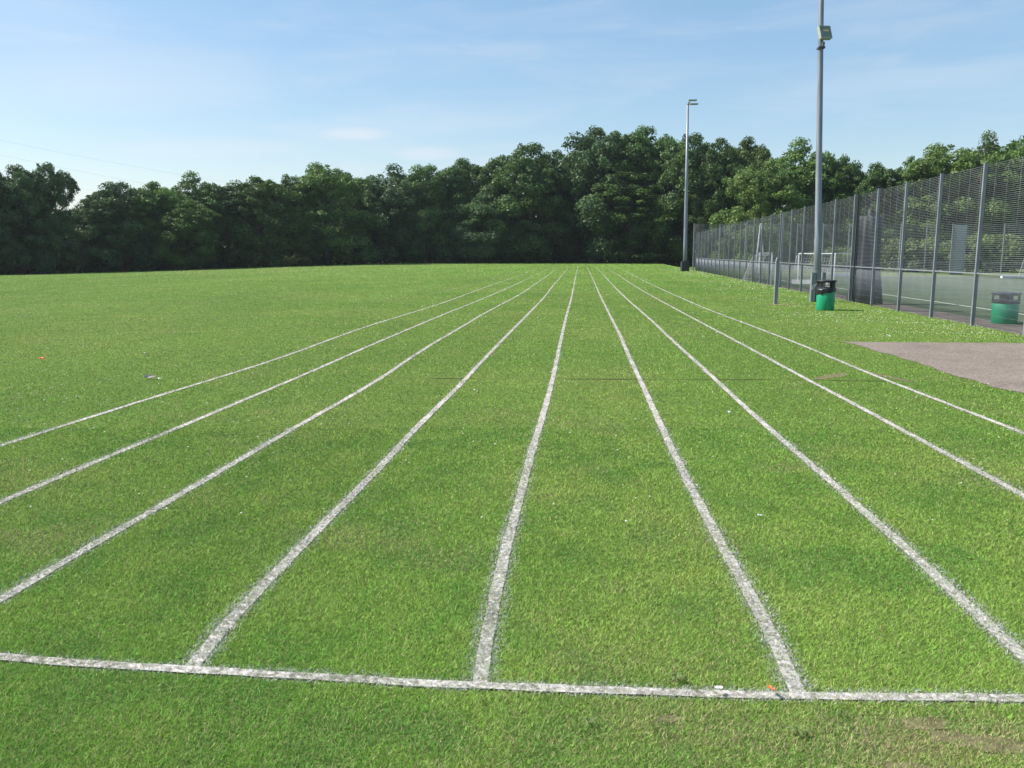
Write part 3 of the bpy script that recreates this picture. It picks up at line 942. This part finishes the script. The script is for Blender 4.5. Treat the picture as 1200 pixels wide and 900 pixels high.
L2 = empty('lamp_post', (16.60, 80.3, 0))
tag(L2, 'farther slim lamp pole with two flat floodlights, left of the fence corner', 'lamp post', 'lamp posts beside the fence')
L2.rotation_euler = (0, -0.014, 0)
MB().tube([(0, 0, 0.3), (0, 0, 2.5), (0, 0, 8), (0, 0, 15.35)], [0.20, 0.185, 0.15, 0.10], 16).build('pole', M['galv_pole'], L2)
MB().box((0, 0, 0.42), (0.72, 0.72, 0.95), None, 0.04).box((0, 0, 0.93), (0.55, 0.55, 0.12), None, 0.03).build('base_cover', M['base_box'], L2)
MB().tube([(0, 0, 15.35), (0.15, 0, 15.6)], 0.09, 10).box((0.35, 0, 15.45), (0.6, 0.08, 0.08)).build('bracket', M['lamp_dark'], L2)
for zz, x0 in ((15.76, 0.36), (15.42, 0.50)):
    hd = MB().box((x0, -0.15, zz), (0.78, 0.62, 0.12), Matrix.Rotation(0.12, 3, 'X'), 0.03).build('floodlight_head', M['lamp_house'], L2)
    MB().box((x0, -0.16, zz - 0.075), (0.70, 0.5, 0.02), Matrix.Rotation(0.12, 3, 'X')).build('glass', M['lamp_glass'], hd)

# short posts
def low_post(x, y, w, h, label, name='low_post', cat='post', group=None, rz=0.0, cap=True):
    r = empty(name, (x, y, 0), rz)
    tag(r, label, cat, group)
    MB().box((0, 0, h / 2 - 0.1), (w, w, h + 0.2), None, 0.004).build('shaft', M['galv'], r)
    MB().box((0, 0, h + 0.006), (w + 0.012, w + 0.012, 0.014)).build('cap', M['galv'], r)
    return r


low_post(10.66, 29.55, 0.15, 1.02, 'short square grey post left of the lamp pole behind the bin', group='short posts beside the lamp pole')
low_post(11.10, 29.75, 0.13, 1.02, 'short square grey post right of the lamp pole, mostly behind the bin', group='short posts beside the lamp pole')
r = empty('net_post', (8.97, 28.3, 0)); tag(r, 'single short grey post with an angled top standing in bare earth before the fence', 'post')
MB().box((0, 0, 0.62), (0.115, 0.115, 1.64), None, 0.006).build('shaft', M['galv'], r)
MB().box((0.012, 0, 1.48), (0.115, 0.112, 0.16), Matrix.Rotation(0.25, 3, 'Y'), 0.006).build('angled_top', M['galv'], r)

# ------------------------------------------------------------------ litter bins
def ring_wall(rad_h, n=40, squash=1.0, skip=None):
    """rad_h: list of (radius, z)"""
    V = []; Fs = []
    for r_, z in rad_h:
        for k in range(n):
            a = 2 * math.pi * k / n
            V.append((r_ * math.cos(a), r_ * math.sin(a) * squash, z))
    for i in range(len(rad_h) - 1):
        for k in range(n):
            if skip and skip(i, 2 * math.pi * (k + .5) / n): continue
            Fs.append((i * n + k, i * n + (k + 1) % n, (i + 1) * n + (k + 1) % n, (i + 1) * n + k))
    return V, Fs


def litter_bin(x, y, z, rz, label, s=1.0, bag=True):
    r = empty('litter_bin', (x, y, z), rz); r.scale = (s, s, s)
    tag(r, label, 'litter bin', 'green litter bins with black hoods')
    V, Fs = ring_wall([(0.0, 0.0), (0.245, 0.0), (0.255, 0.02), (0.262, 0.32), (0.268, 0.60), (0.262, 0.61), (0.25, 0.60), (0.24, 0.05), (0.0, 0.05)])
    b = mesh_np('body', V, Fs, M['green_bin'], r, smooth=True)
    b.data.materials[0] = M['green_bin']
    ring_v, ring_f = ring_wall([(0.268, 0.585), (0.275, 0.60), (0.272, 0.615)])
    # hood with four letter box openings
    def sk(i, a):
        q = (a / (math.pi / 2)) % 1.0
        return i == 2 and abs(q - 0.5) < 0.36
    hv, hf = ring_wall([(0.272, 0.60), (0.282, 0.625), (0.278, 0.69), (0.272, 0.835), (0.278, 0.85), (0.285, 0.875)], 48, 1.0, sk)
    hd = mesh_np('hood', hv, hf, M['black_lid'], r, smooth=True)
    md = hd.modifiers.new('wall', 'SOLIDIFY'); md.thickness = 0.014; md.offset = -1
    tv, tf = ring_wall([(0.0, 0.868), (0.285, 0.868), (0.305, 0.872), (0.305, 0.888), (0.27, 0.905), (0.13, 0.922), (0.0, 0.926)], 48)
    mesh_np('lid_top', tv, tf, M['black_lid'], hd, smooth=True)
    if not bag: return r
    # bag drooping over the rim
    bv = []; bf = []; nn = 60
    rows = [(0.262, 0.66), (0.286, 0.645), (0.290, 0.60), (0.284, 0.55)]
    rr = random.Random(int(x * 100))
    for j, (rad, zz) in enumerate(rows):
        for k in range(nn):
            a = 2 * math.pi * k / nn
            dr = 0.006 * math.sin(a * 11 + j) + rr.uniform(-.004, .004)
            dz = 0
            if j == 3: dz = -0.025 + 0.05 * math.sin(a * 1.0 + 2.4) + 0.012 * math.sin(a * 7)
            bv.append(((rad + dr) * math.cos(a), (rad + dr) * math.sin(a), zz + dz))
    for j in range(len(rows) - 1):
        for k in range(nn):
            bf.append((j * nn + k, j * nn + (k + 1) % nn, (j + 1) * nn + (k + 1) % nn, (j + 1) * nn + k))
    bg = mesh_np('bin_bag', bv, bf, M['bag'], r, smooth=True)
    return r


bin1 = litter_bin(9.50, 25.2, 0.0, 0.55, 'green litter bin with black hood on the grass in front of the lamp pole')
pts = [(-0.27, 0.05, 0.80)] + [(-0.27 - 0.09 * math.sin(math.pi * t), 0.05 + 0.25 * t, 0.80 - 0.22 * math.sin(math.pi * t) * (1 - .3 * t)) for t in (0.2, 0.4, 0.6, 0.8)] + [(-0.22, 0.32, 0.78)]
ch = MB().tube(pts, 0.011, 8).build('chain', M['galv'], bin1)
ch.rotation_euler = (0, 0, -0.55)
b2 = litter_bin(14.2, 23.9, -0.30, 0.78, 'green litter bin with black hood standing inside the fence, seen through the mesh', 0.98, False)
b2.scale = (1.30, 1.30, 0.98)

# ------------------------------------------------------------------ goals and kit behind the fence
def goal(x, y, z, rz, w, h, d, label, board=True, net=True, s=0.05):
    r = empty('sports_goal', (x, y, z), rz)
    tag(r, label, 'goal', 'small white goals on the pitch')
    for sx in (-1, 1):
        MB().box((sx * w / 2, 0, h / 2), (s * 1.5, s * 1.5, h)).build('upright', M['white_metal'], r)
        MB().tube([(sx * w / 2, 0.05, h - 0.05), (sx * w / 2, d * 0.35, h - 0.12), (sx * w / 2, d, 0.06), (sx * w / 2, 0.05, 0.06)], s / 2.6, 8).build('side_frame', M['net'], r)
    MB().box((0, 0, h + s * 0.75 + 0.003), (w + s * 1.5, s * 1.5, s * 1.5)).build('crossbar', M['white_metal'], r)
    if board:
        MB().box((0, d - 0.04, 0.2), (w, 0.04, 0.3)).build('back_board', M['white_metal'], r)
    if net:
        cs = MB(); k = 14
        for i in range(k + 1):
            xx = -w / 2 + w * i / k
            cs.tube([(xx, 0.05, h - 0.04), (xx, d * .35, h - .14), (xx, d - .08, .38)], 0.006, 4, False)
        for j in range(1, 9):
            t = j / 9
            yy = d * .35 + (d * .65 - .08) * t; zz = (h - .14) + (.38 - h + .14) * t
            cs.tube([(-w / 2, yy, zz), (w / 2, yy, zz)], 0.006, 4, False)
        for sx in (-1, 1):
            for j in range(1, 7):
                t = j / 7
                cs.tube([(sx * w / 2, d * t, .06), (sx * w / 2, d * t, (h - .12) * (1 if t < .35 else (1 - t) / .65) + .06)], 0.006, 4, False)
                zz = h * t
                cs.tube([(sx * w / 2, .05, zz), (sx * w / 2, d * (1 - .65 * t), zz)], 0.006, 4, False)
        cs.build('net', M['net'], r)
    return r


goal(15.75, 52.0, -0.40, 1.05, 3.3, 2.08, 1.1, 'small goal nearest the fence with a red topped crossbar beside the tall frame')
MB().box((16.25, 52.85, 1.78), (0.9, 0.085, 0.05), Matrix.Rotation(1.05, 3, 'Z')).build('x', M['red_paint']).name = 'tape'
tp = bpy.data.objects['tape']
gparent = [o for o in bpy.data.objects if o.name == 'sports_goal'][0]
bpy.context.view_layer.update()
tp.data.transform(gparent.matrix_world.inverted()); tp.parent = gparent
goal(20.9, 57.5, -0.40, 2.55, 2.4, 2.05, 1.5, 'small goal with a sloping net seen left of the lamp pole')
goal(30.4, 76.0, -0.44, 0.1, 2.6, 2.12, 1.2, 'small goal far back on the pitch between lamp pole and dark net bundle')
goal(46.2, 72.0, -0.43, 0.0, 3.66, 2.25, 1.2, 'goal cut by the right edge of the photo behind the bin in the pitch')
# leaning boards beside the right goal
r = MB().box((0, 0, 0.1), (1.3, 0.35, 0.2), None, 0.03).build('kit_bag', M['white_metal']); r.location = (43.2, 72.6, -0.43)
tag(r, 'low white kit bag lying left of the goal at the right edge', 'bag')

# tall A shaped frame
M['pale_metal'] = simple('pale_metal', (0.36, 0.38, 0.40), rough=0.5, var=0.1)
r = empty('trestle_frame', (14.75, 50.0, -0.40), 0.15)
tag(r, 'tall narrow A shaped metal frame standing just behind the fence', 'frame')
for sx in (-1, 1):
    MB().tube([(sx * 0.36, -0.25, 0), (sx * 0.03, 0.0, 3.85)], 0.032, 8).build('leg', M['pale_metal'], r)
MB().tube([(0.0, 0.75, 0), (0.0, 0.06, 3.8)], 0.03, 8).build('leg', M['pale_metal'], r)
MB().tube([(-0.29, -0.18, 0.9), (0.29, -0.18, 0.9)], 0.022, 8).tube([(-0.2, -0.12, 1.95), (0.2, -0.12, 1.95)], 0.022, 8).build('brace', M['galv'], r)

# bundled divider net
r = empty('net_bundle', (14.05, 33.2, -0.32)); tag(r, 'tall dark bunched divider net hanging behind the fence', 'net')
V = []; Fs = []; nn = 56; rowz = [0, .25, .6, 1.0, 1.6, 2.2, 2.8, 3.3, 3.48]
for j, z in enumerate(rowz):
    t = z / 3.48
    rx = 0.72 - 0.20 * min(1, t * 2.2) - 0.05 * t; ry = 0.30
    if j == len(rowz) - 1: rx *= .8; ry *= .6
    for k in range(nn):
        a = 2 * math.pi * k / nn
        q = 1 + 0.07 * math.sin(a * 12 + j * .25) + 0.04 * math.sin(a * 5 - j * .4)
        V.append((rx * q * math.cos(a) + 0.02 * math.sin(j), ry * q * math.sin(a), z))
for j in range(len(rowz) - 1):
    for k in range(nn):
        Fs.append((j * nn + k, j * nn + (k + 1) % nn, (j + 1) * nn + (k + 1) % nn, (j + 1) * nn + k))
mesh_np('net_folds', V, Fs, M['dark_net'], r, smooth=True)
MB().tube([(0, 0, 0), (0, 0, 3.75)], 0.05, 10).build('hanging_pole', M['base_box'], r)
for z in (1.2, 2.4):
    MB().tube([(0.40 * math.cos(a), 0.31 * math.sin(a), z) for a in [2 * math.pi * k / 16 for k in range(17)]], 0.015, 6, False).build('strap', M['lamp_dark'], r)

# ------------------------------------------------------------------ trees
def crown_mesh(name, seed, R, H, n_cl, n_leaf, leaf=0.36, low=0.02, wide=0.42, cl_r=(0.9, 1.9), top_flat=0.0):
    """leaf sized faces on clumps spread through the crown's volume"""
    rg = np.random.default_rng(seed)
    cl = []
    # leading clumps on the envelope
    lobes = [(0.0, 0.0, 1.0, 0.62)]
    a0 = rg.uniform(0, 6.28)
    for q in range(5):
        aa = a0 + q * 1.257 + rg.uniform(-.35, .35)
        lobes.append((math.cos(aa) * R * .52, math.sin(aa) * R * .52, rg.uniform(.78, .965), rg.uniform(.44, .60)))
    for i in range(n_cl):
        t = rg.uniform(low, 1.0) ** 0.8
        if t > 0.5:
            lx, ly, lh, lr_ = lobes[rg.integers(len(lobes))]
            if low > 0.2: lr_ *= 1.1
            tt = (t - .5) / .5
            a = rg.uniform(0, 2 * math.pi); rad = R * lr_ * math.sqrt(max(0, 1 - tt ** 2)) * rg.uniform(.7, 1.05)
            cl.append((lx + rad * math.cos(a), ly + rad * math.sin(a), H * (0.5 + (lh - 0.5) * tt) - 0.5 + rg.uniform(-.4, .3), rg.uniform(cl_r[0] * .7, cl_r[1] * .72)))
            continue
        prof = math.sin(math.pi * min(1, max(0.0, (t * 0.80 + 0.20)))) ** 0.62 if t > wide else 0.82 + 0.18 * math.sin(math.pi / 2 * t / wide)
        a = rg.uniform(0, 2 * math.pi)
        rad = R * prof * rg.uniform(0.62, 1.0) * (1 + 0.16 * math.sin(3 * a + seed) + 0.10 * math.sin(5 * a + 2 * seed))
        cr_ = rg.uniform(*cl_r)
        cl.append((rad * math.cos(a), rad * math.sin(a), t * (H - 1.0) + 0.3, cr_))
    for i in range(int(n_cl * 0.8)):     # finer tufts over the crown's top, filling the dome
        lx, ly, lh, lr_ = lobes[rg.integers(len(lobes))]
        a = rg.uniform(0, 2 * math.pi); q = rg.uniform(0, 1) ** 0.5; rr = R * lr_ * q
        cl.append((lx + rr * math.cos(a), ly + rr * math.sin(a), H * (lh - 0.02 - 0.16 * q ** 2) - 0.4 + rg.uniform(-0.5, 0.5), rg.uniform(0.4, 0.9)))
    cl = np.array(cl)
    wts = cl[:, 3] ** 2; wts /= wts.sum()
    ci = rg.choice(len(cl), n_leaf, p=wts)
    d = rg.normal(size=(n_leaf, 3)); d /= np.linalg.norm(d, axis=1)[:, None]
    flip = (d[:, 2] < -0.2) & (rg.random(n_leaf) < 0.6); d[flip, 2] *= -1
    rr = cl[ci, 3] * (0.45 + 0.75 * rg.random(n_leaf) ** 0.8)
    P = cl[ci, :3] + d * rr[:, None] * np.array([1, 1, 0.88])
    P[:, 2] = np.maximum(P[:, 2], 0.1)
    nrm = d + rg.normal(size=(n_leaf, 3)) * 0.65; nrm /= np.linalg.norm(nrm, axis=1)[:, None]
    t1 = np.cross(nrm, rg.normal(size=(n_leaf, 3))); t1 /= np.linalg.norm(t1, axis=1)[:, None]
    t2 = np.cross(nrm, t1)
    s = leaf * (0.55 + 0.8 * rg.random(n_leaf))[:, None]
    V = np.empty((n_leaf, 4, 3), np.float32)
    V[:, 0] = P - t1 * s * 0.62; V[:, 1] = P - t2 * s * 0.40; V[:, 2] = P + t1 * s * 0.62; V[:, 3] = P + t2 * s * 0.40
    f = np.arange(4 * n_leaf).reshape(-1, 4)
    me_o = mesh_np(name, V.reshape(-1, 3), f, M['leaf'][0])
    me = me_o.data
    bpy.data.objects.remove(me_o)
    return me


def trunk_mesh(name, seed, R, H):
    rr = random.Random(seed); b = MB()
    lean = rr.uniform(-.3, .3)
    r0 = 0.03 * H * 0.6
    pts = [(0, 0, -0.3), (0.02, 0, H * .12), (lean * .3, .1, H * .35), (lean * .8, .1, H * .6), (lean, 0, H * .86)]
    b.tube(pts, [r0 * 1.25, r0, r0 * .8, r0 * .5, r0 * .12], 10)
    for k in range(6):
        a = rr.uniform(0, 6.28); z = H * rr.uniform(.18, .6); L = R * rr.uniform(.5, .85)
        b.tube([(lean * z / H, 0.05, z), (math.cos(a) * L * .5, math.sin(a) * L * .5, z + L * .45), (math.cos(a) * L, math.sin(a) * L, z + L * .75)], [r0 * .42, r0 * .28, r0 * .08], 7)
    o = b.build(name, M['bark']); me = o.data; bpy.data.objects.remove(o)
    return me


BASEH = 18.0
VAR = []
for i, (R, ncl, nl, cr_, lf) in enumerate([(6.0, 130, 50000, (0.9, 1.9), .27), (5.6, 160, 52000, (0.7, 1.6), .25), (6.4, 120, 50000, (1.0, 2.1), .28),
                                           (5.0, 140, 44000, (0.6, 1.4), .25), (6.2, 150, 52000, (0.8, 1.7), .26), (4.2, 110, 32000, (0.5, 1.2), .22)]):
    VAR.append((crown_mesh('crown', 100 + i, R, BASEH, ncl, nl, lf, cl_r=cr_), trunk_mesh('trunk', 200 + i, R, BASEH), R))
AIRY = (crown_mesh('crown', 150, 4.6, BASEH, 46, 5200, .30, low=.45, cl_r=(.7, 1.4)), trunk_mesh('trunk', 250, 4.6, BASEH), 4.6)


def tree(u, top, D, wpx, var, leafi, label, name='tree', group='trees of the wood around the field', rot=None):
    X = (u - 600) / 971 * D
    zg = float(ground_z(X, D))
    H = CAM_H + (297 - top) / 971 * D - zg
    me_c, me_t, R = VAR[var % len(VAR)] if var is not None else AIRY
    w = wpx / 971 * D / 2 * 1.14
    r = empty(name, (X, D, zg - 0.05), rot if rot is not None else (abs(u) * 0.37) % 6.28)
    r.scale = (w / R, w / R * random.uniform(.9, 1.1), H / (BASEH + 0.5))
    tag(r, label, 'tree', group)
    c = bpy.data.objects.new('crown', me_c); COL.objects.link(c); c.parent = r
    c.material_slots[0].link = 'OBJECT'; c.material_slots[0].material = M['leaf'][leafi]
    t = bpy.data.objects.new('trunk', me_t); COL.objects.link(t); t.parent = r
    return r


T = [  # u, top, D, width px, variant, leaf, label
 (-75, 205, 96, 110, 2, 3, 'broad tree at the far left, mostly beyond the edge of the photo'),
 (-12, 194, 97, 78, 0, 3, 'tree cut by the left edge of the photo'),
 (33, 195, 99, 62, 1, 3, 'second tree from the left edge, with a rounded blue green crown'),
 (68, 190, 101, 56, 4, 3, 'tall loose tree ending the left clump before the dip in the skyline'),
 (122, 224, 107, 50, 3, 3, 'low sloping tree in the dip right of the tall left clump'),
 (150, 214, 110, 74, 2, 3, 'hazy domed tree right of the dip in the left skyline'),
 (190, 214, 113, 66, 1, 1, 'upright leafy tree left of the dark round topped tree'),
 (236, 207, 120, 72, 0, 0, 'dark tree with a small round top rising from the left wood'),
 (222, 232, 112, 64, 4, 1, 'lower bright green tree bulging out below the dark round top'),
 (272, 216, 122, 62, 5, 0, 'plain dark tree right of the round topped one'),
 (312, 207, 126, 74, 2, 1, 'broad tree before the tallest peak of the left wood'),
 (347, 205, 130, 56, 3, 0, 'narrow dark tree just left of the left wood peak'),
 (386, 191, 133, 82, 4, 1, 'tall peaked oak, highest of the left wood, below the small cloud'),
 (428, 207, 142, 56, 5, 0, 'smaller dark tree in the notch right of the peaked oak'),
 (462, 199, 145, 76, 0, 3, 'rounded grey green oak left of the wood centre'),
 (505, 195, 147, 70, 2, 0, 'wide oak with a bumpy top left of the notch with the bare twigs'),
 (543, 188, 150, 66, 1, 0, 'tall dark oak just left of the airy tree'),
 (612, 168, 148, 96, 4, 0, 'tall pointed oak right of the airy tree, left of the highest mass'),
 (655, 178, 152, 68, 3, 0, 'dark oak in the dip before the highest mass'),
 (575, 222, 145, 70, 0, 3, 'lower leafy oak bulging forward under the airy tree'),
 (702, 151, 149, 92, 2, 3, 'tallest broad oak, first dome of the highest mass'),
 (752, 152, 149, 84, 1, 0, 'tall oak between the first dome and the far lamp pole'),
 (798, 157, 142, 74, 4, 0, 'dark tall oak directly behind the far lamp pole'),
 (834, 163, 137, 56, 3, 0, 'dark oak just right of the far lamp pole'),
 (735, 200, 143, 80, 5, 1, 'lower mid green oak in front of the highest mass'),
 (868, 164, 141, 62, 1, 2, 'paler round tree rising behind the light green one'),
 (886, 186, 122, 84, 4, 2, 'light green sunlit tree left of the near lamp pole'),
 (930, 171, 132, 84, 0, 1, 'round topped tree directly behind the near lamp pole'),
 (978, 184, 130, 58, 2, 0, 'dark tree right of the near lamp pole'),
 (1014, 193, 127, 54, 1, 0, 'small dark tree before the gap showing sky above the fence'),
 (1052, 184, 126, 36, 3, 0, 'narrow dark pointed tree right of the sky gap'),
 (1096, 168, 123, 92, 4, 2, 'broad pale green tree above the right part of the fence'),
 (1138, 164, 128, 66, 0, 2, 'tree between the broad pale one and the right edge'),
 (1184, 159, 122, 84, 2, 1, 'tall tree at the right edge of the photo above the fence'),
 (1240, 160, 122, 90, 1, 1, 'tree just beyond the right edge of the photo'),
]
for a in T:
    tree(*a)
tree(571, 194, 158, 40, None, 3, 'airy thin crowned tree showing sky through its twigs in the notch', rot=1.0)
# the second rank closes the wood behind the first
B = [(-40, 215, 112, 90), (20, 214, 114, 80), (70, 240, 116, 40), (128, 240, 122, 60), (175, 226, 126, 80), (250, 222, 136, 80), (290, 222, 138, 70), (330, 218, 142, 80),
     (368, 208, 146, 70), (408, 214, 152, 70), (440, 212, 156, 70), (485, 206, 158, 80), (524, 204, 160, 70), (566, 216, 166, 70), (592, 196, 163, 60), (636, 188, 163, 80), (680, 176, 163, 70),
     (728, 166, 163, 80), (776, 168, 160, 80), (818, 172, 156, 70), (850, 182, 155, 70), (905, 186, 150, 80), (955, 190, 146, 80), (1000, 206, 146, 70), (1040, 218, 144, 70), (1075, 200, 142, 70),
     (1120, 182, 142, 80), (1165, 180, 142, 80), (1215, 180, 140, 80)]
names_b = ['dark second rank tree, mostly hidden behind %s' % s for s in (
    'the leftmost broad tree', 'the left edge tree', 'the loose tree by the left dip', 'the low sloping tree', 'the hazy domed tree', 'the dark round topped tree', 'the plain dark tree left of the broad one', 'the narrow dark tree by the peak',
    'the peaked oak', 'the small tree in the notch', 'the rounded grey green oak', 'the wide bumpy oak', 'the dark oak by the airy tree', 'the airy tree', 'the bulging lower oak', 'the tall pointed oak', 'the dip before the highest mass',
    'the first dome', 'the oak left of the far lamp pole', 'the far lamp pole oak', 'the pale round tree', 'the light green sunlit tree', 'the near lamp pole tree', 'the small dark tree', 'the sky gap', 'the broad pale tree', 'the pale tree and its neighbour',
    'the tall tree at the right edge', 'the right edge itself')]
for i, ((u, top, D, w), lab) in enumerate(zip(B, names_b)):
    tree(u, top, D, w, i, (0, 0, 3)[i % 3], lab, rot=i * 1.7)

# bushes beyond the pitch
bush_me = crown_mesh('foliage', 400, 2.6, 3.2, 40, 8000, .24, cl_r=(.5, .9))
bl = ['behind the far goal', 'behind the dark net bundle', 'right of the dark net bundle', 'left of the pale sheeted panel', 'behind the pale sheeted panel', 'right of the pale sheeted panel', 'at the right edge behind the last goal']
for i, (u, D, h, w) in enumerate([(990, 101, 2.6, 80), (1050, 99, 3.4, 66), (1082, 98, 3.0, 60), (1110, 97, 3.2, 60), (1140, 98, 2.9, 60), (1168, 97, 3.8, 70), (1205, 96, 3.6, 70)]):
    X = (u - 600) / 971 * D
    o = bpy.data.objects.new('bush', bush_me); COL.objects.link(o)
    o.location = (X, D, float(ground_z(X, D)) + .0); o.rotation_euler = (0, 0, i * 1.3); o.scale = (w / 971 * D / 5.0, 1.1, h / 3.0)
    o.material_slots[0].link = 'OBJECT'; o.material_slots[0].material = M['leaf'][4]
    tag(o, 'pale leafy bush beyond the pitch, ' + bl[i], 'bush', 'pale bushes beyond the pitch')
u, D = 347, 128.5
X = (u - 600) / 971 * D
o = bpy.data.objects.new('bush', bush_me); COL.objects.link(o); o.location = (X, D, float(ground_z(X, D))); o.scale = (1.1, .8, .55)
o.material_slots[0].link = 'OBJECT'; o.material_slots[0].material = M['leaf'][4]
tag(o, 'low pale bush at the foot of the peaked oak on the field edge', 'bush')

# undergrowth along the foot of the wood
edge_pts = np.array([(-75, 97), (0, 100), (60, 104), (110, 109), (150, 113), (200, 118), (250, 125), (300, 131), (350, 136), (400, 145), (500, 151), (600, 153), (700, 152), (760, 149), (800, 144), (850, 138), (900, 130), (1000, 127), (1100, 124), (1300, 122)], float)
nU = 150000
uu = rng.uniform(-80, 1300, nU)
dU = rng.uniform(-1.5, 12, nU)
Du = np.interp(uu, edge_pts[:, 0], edge_pts[:, 1]) + dU
Xu = (uu - 600) / 971 * Du
hmax = 2.2 + 3.4 * fbm(Xu, Du, 5, 91, 3) + sstep(3, 9, dU) * np.interp(uu, [0, 350, 450, 800, 1000, 1200], [2.5, 3.5, 5.5, 6.5, 5, 4])
zu = hmax * rng.random(nU) ** 0.8
zz = ground_z(Xu, Du)
P = np.stack([Xu, Du, zz + zu], 1)
nrm = rng.normal(size=(nU, 3)) + np.array([0, -.6, .5]); nrm /= np.linalg.norm(nrm, axis=1)[:, None]
t1 = np.cross(nrm, rng.normal(size=(nU, 3))); t1 /= np.linalg.norm(t1, axis=1)[:, None]; t2 = np.cross(nrm, t1)
s = (0.30 + 0.3 * rng.random(nU))[:, None]
V = np.stack([P - t1 * s * .6, P - t2 * s * .4, P + t1 * s * .6, P + t2 * s * .4], 1)
tag(mesh_np('undergrowth', V.reshape(-1, 3), np.arange(4 * nU).reshape(-1, 4), M['leaf'][0]), 'dark tangled undergrowth along the foot of the wood', 'undergrowth', kind='stuff')

# overhead cable, far left
cb = MB()
for k, (z0, z1) in enumerate(((21.0, 9.5), (23.5, 13.0))):
    a = Vector((-100, 150, z0)); b_ = Vector((-30, 190, z1)); ptsc = []
    for i in range(21):
        t = i / 20; p = a.lerp(b_, t); p.z -= 4 * 1.2 * t * (1 - t); ptsc.append(p)
    cb.tube(ptsc, 0.009, 5)
tag(cb.build('overhead_cable', M['lamp_dark']), 'thin overhead cables crossing the sky above the left wood', 'cable')

# ------------------------------------------------------------------ haze
hm, t = new_mat('summer_haze')
ho = t.nodes.new("ShaderNodeOutputMaterial"); pv_ = t.nodes.new("ShaderNodeVolumePrincipled")
pv_.inputs["Color"].default_value = (0.80, 0.90, 1.0, 1)
pv_.inputs["Density"].default_value = 0.00015
pv_.inputs["Anisotropy"].default_value = 0.35
t.links.new(pv_.outputs[0], ho.inputs["Volume"])
hz = MB().box((0, 290, 18.0), (1100, 860, 41.0)).build('haze', hm)
tag(hz, 'thin summer haze over the field and the wood', kind='stuff')
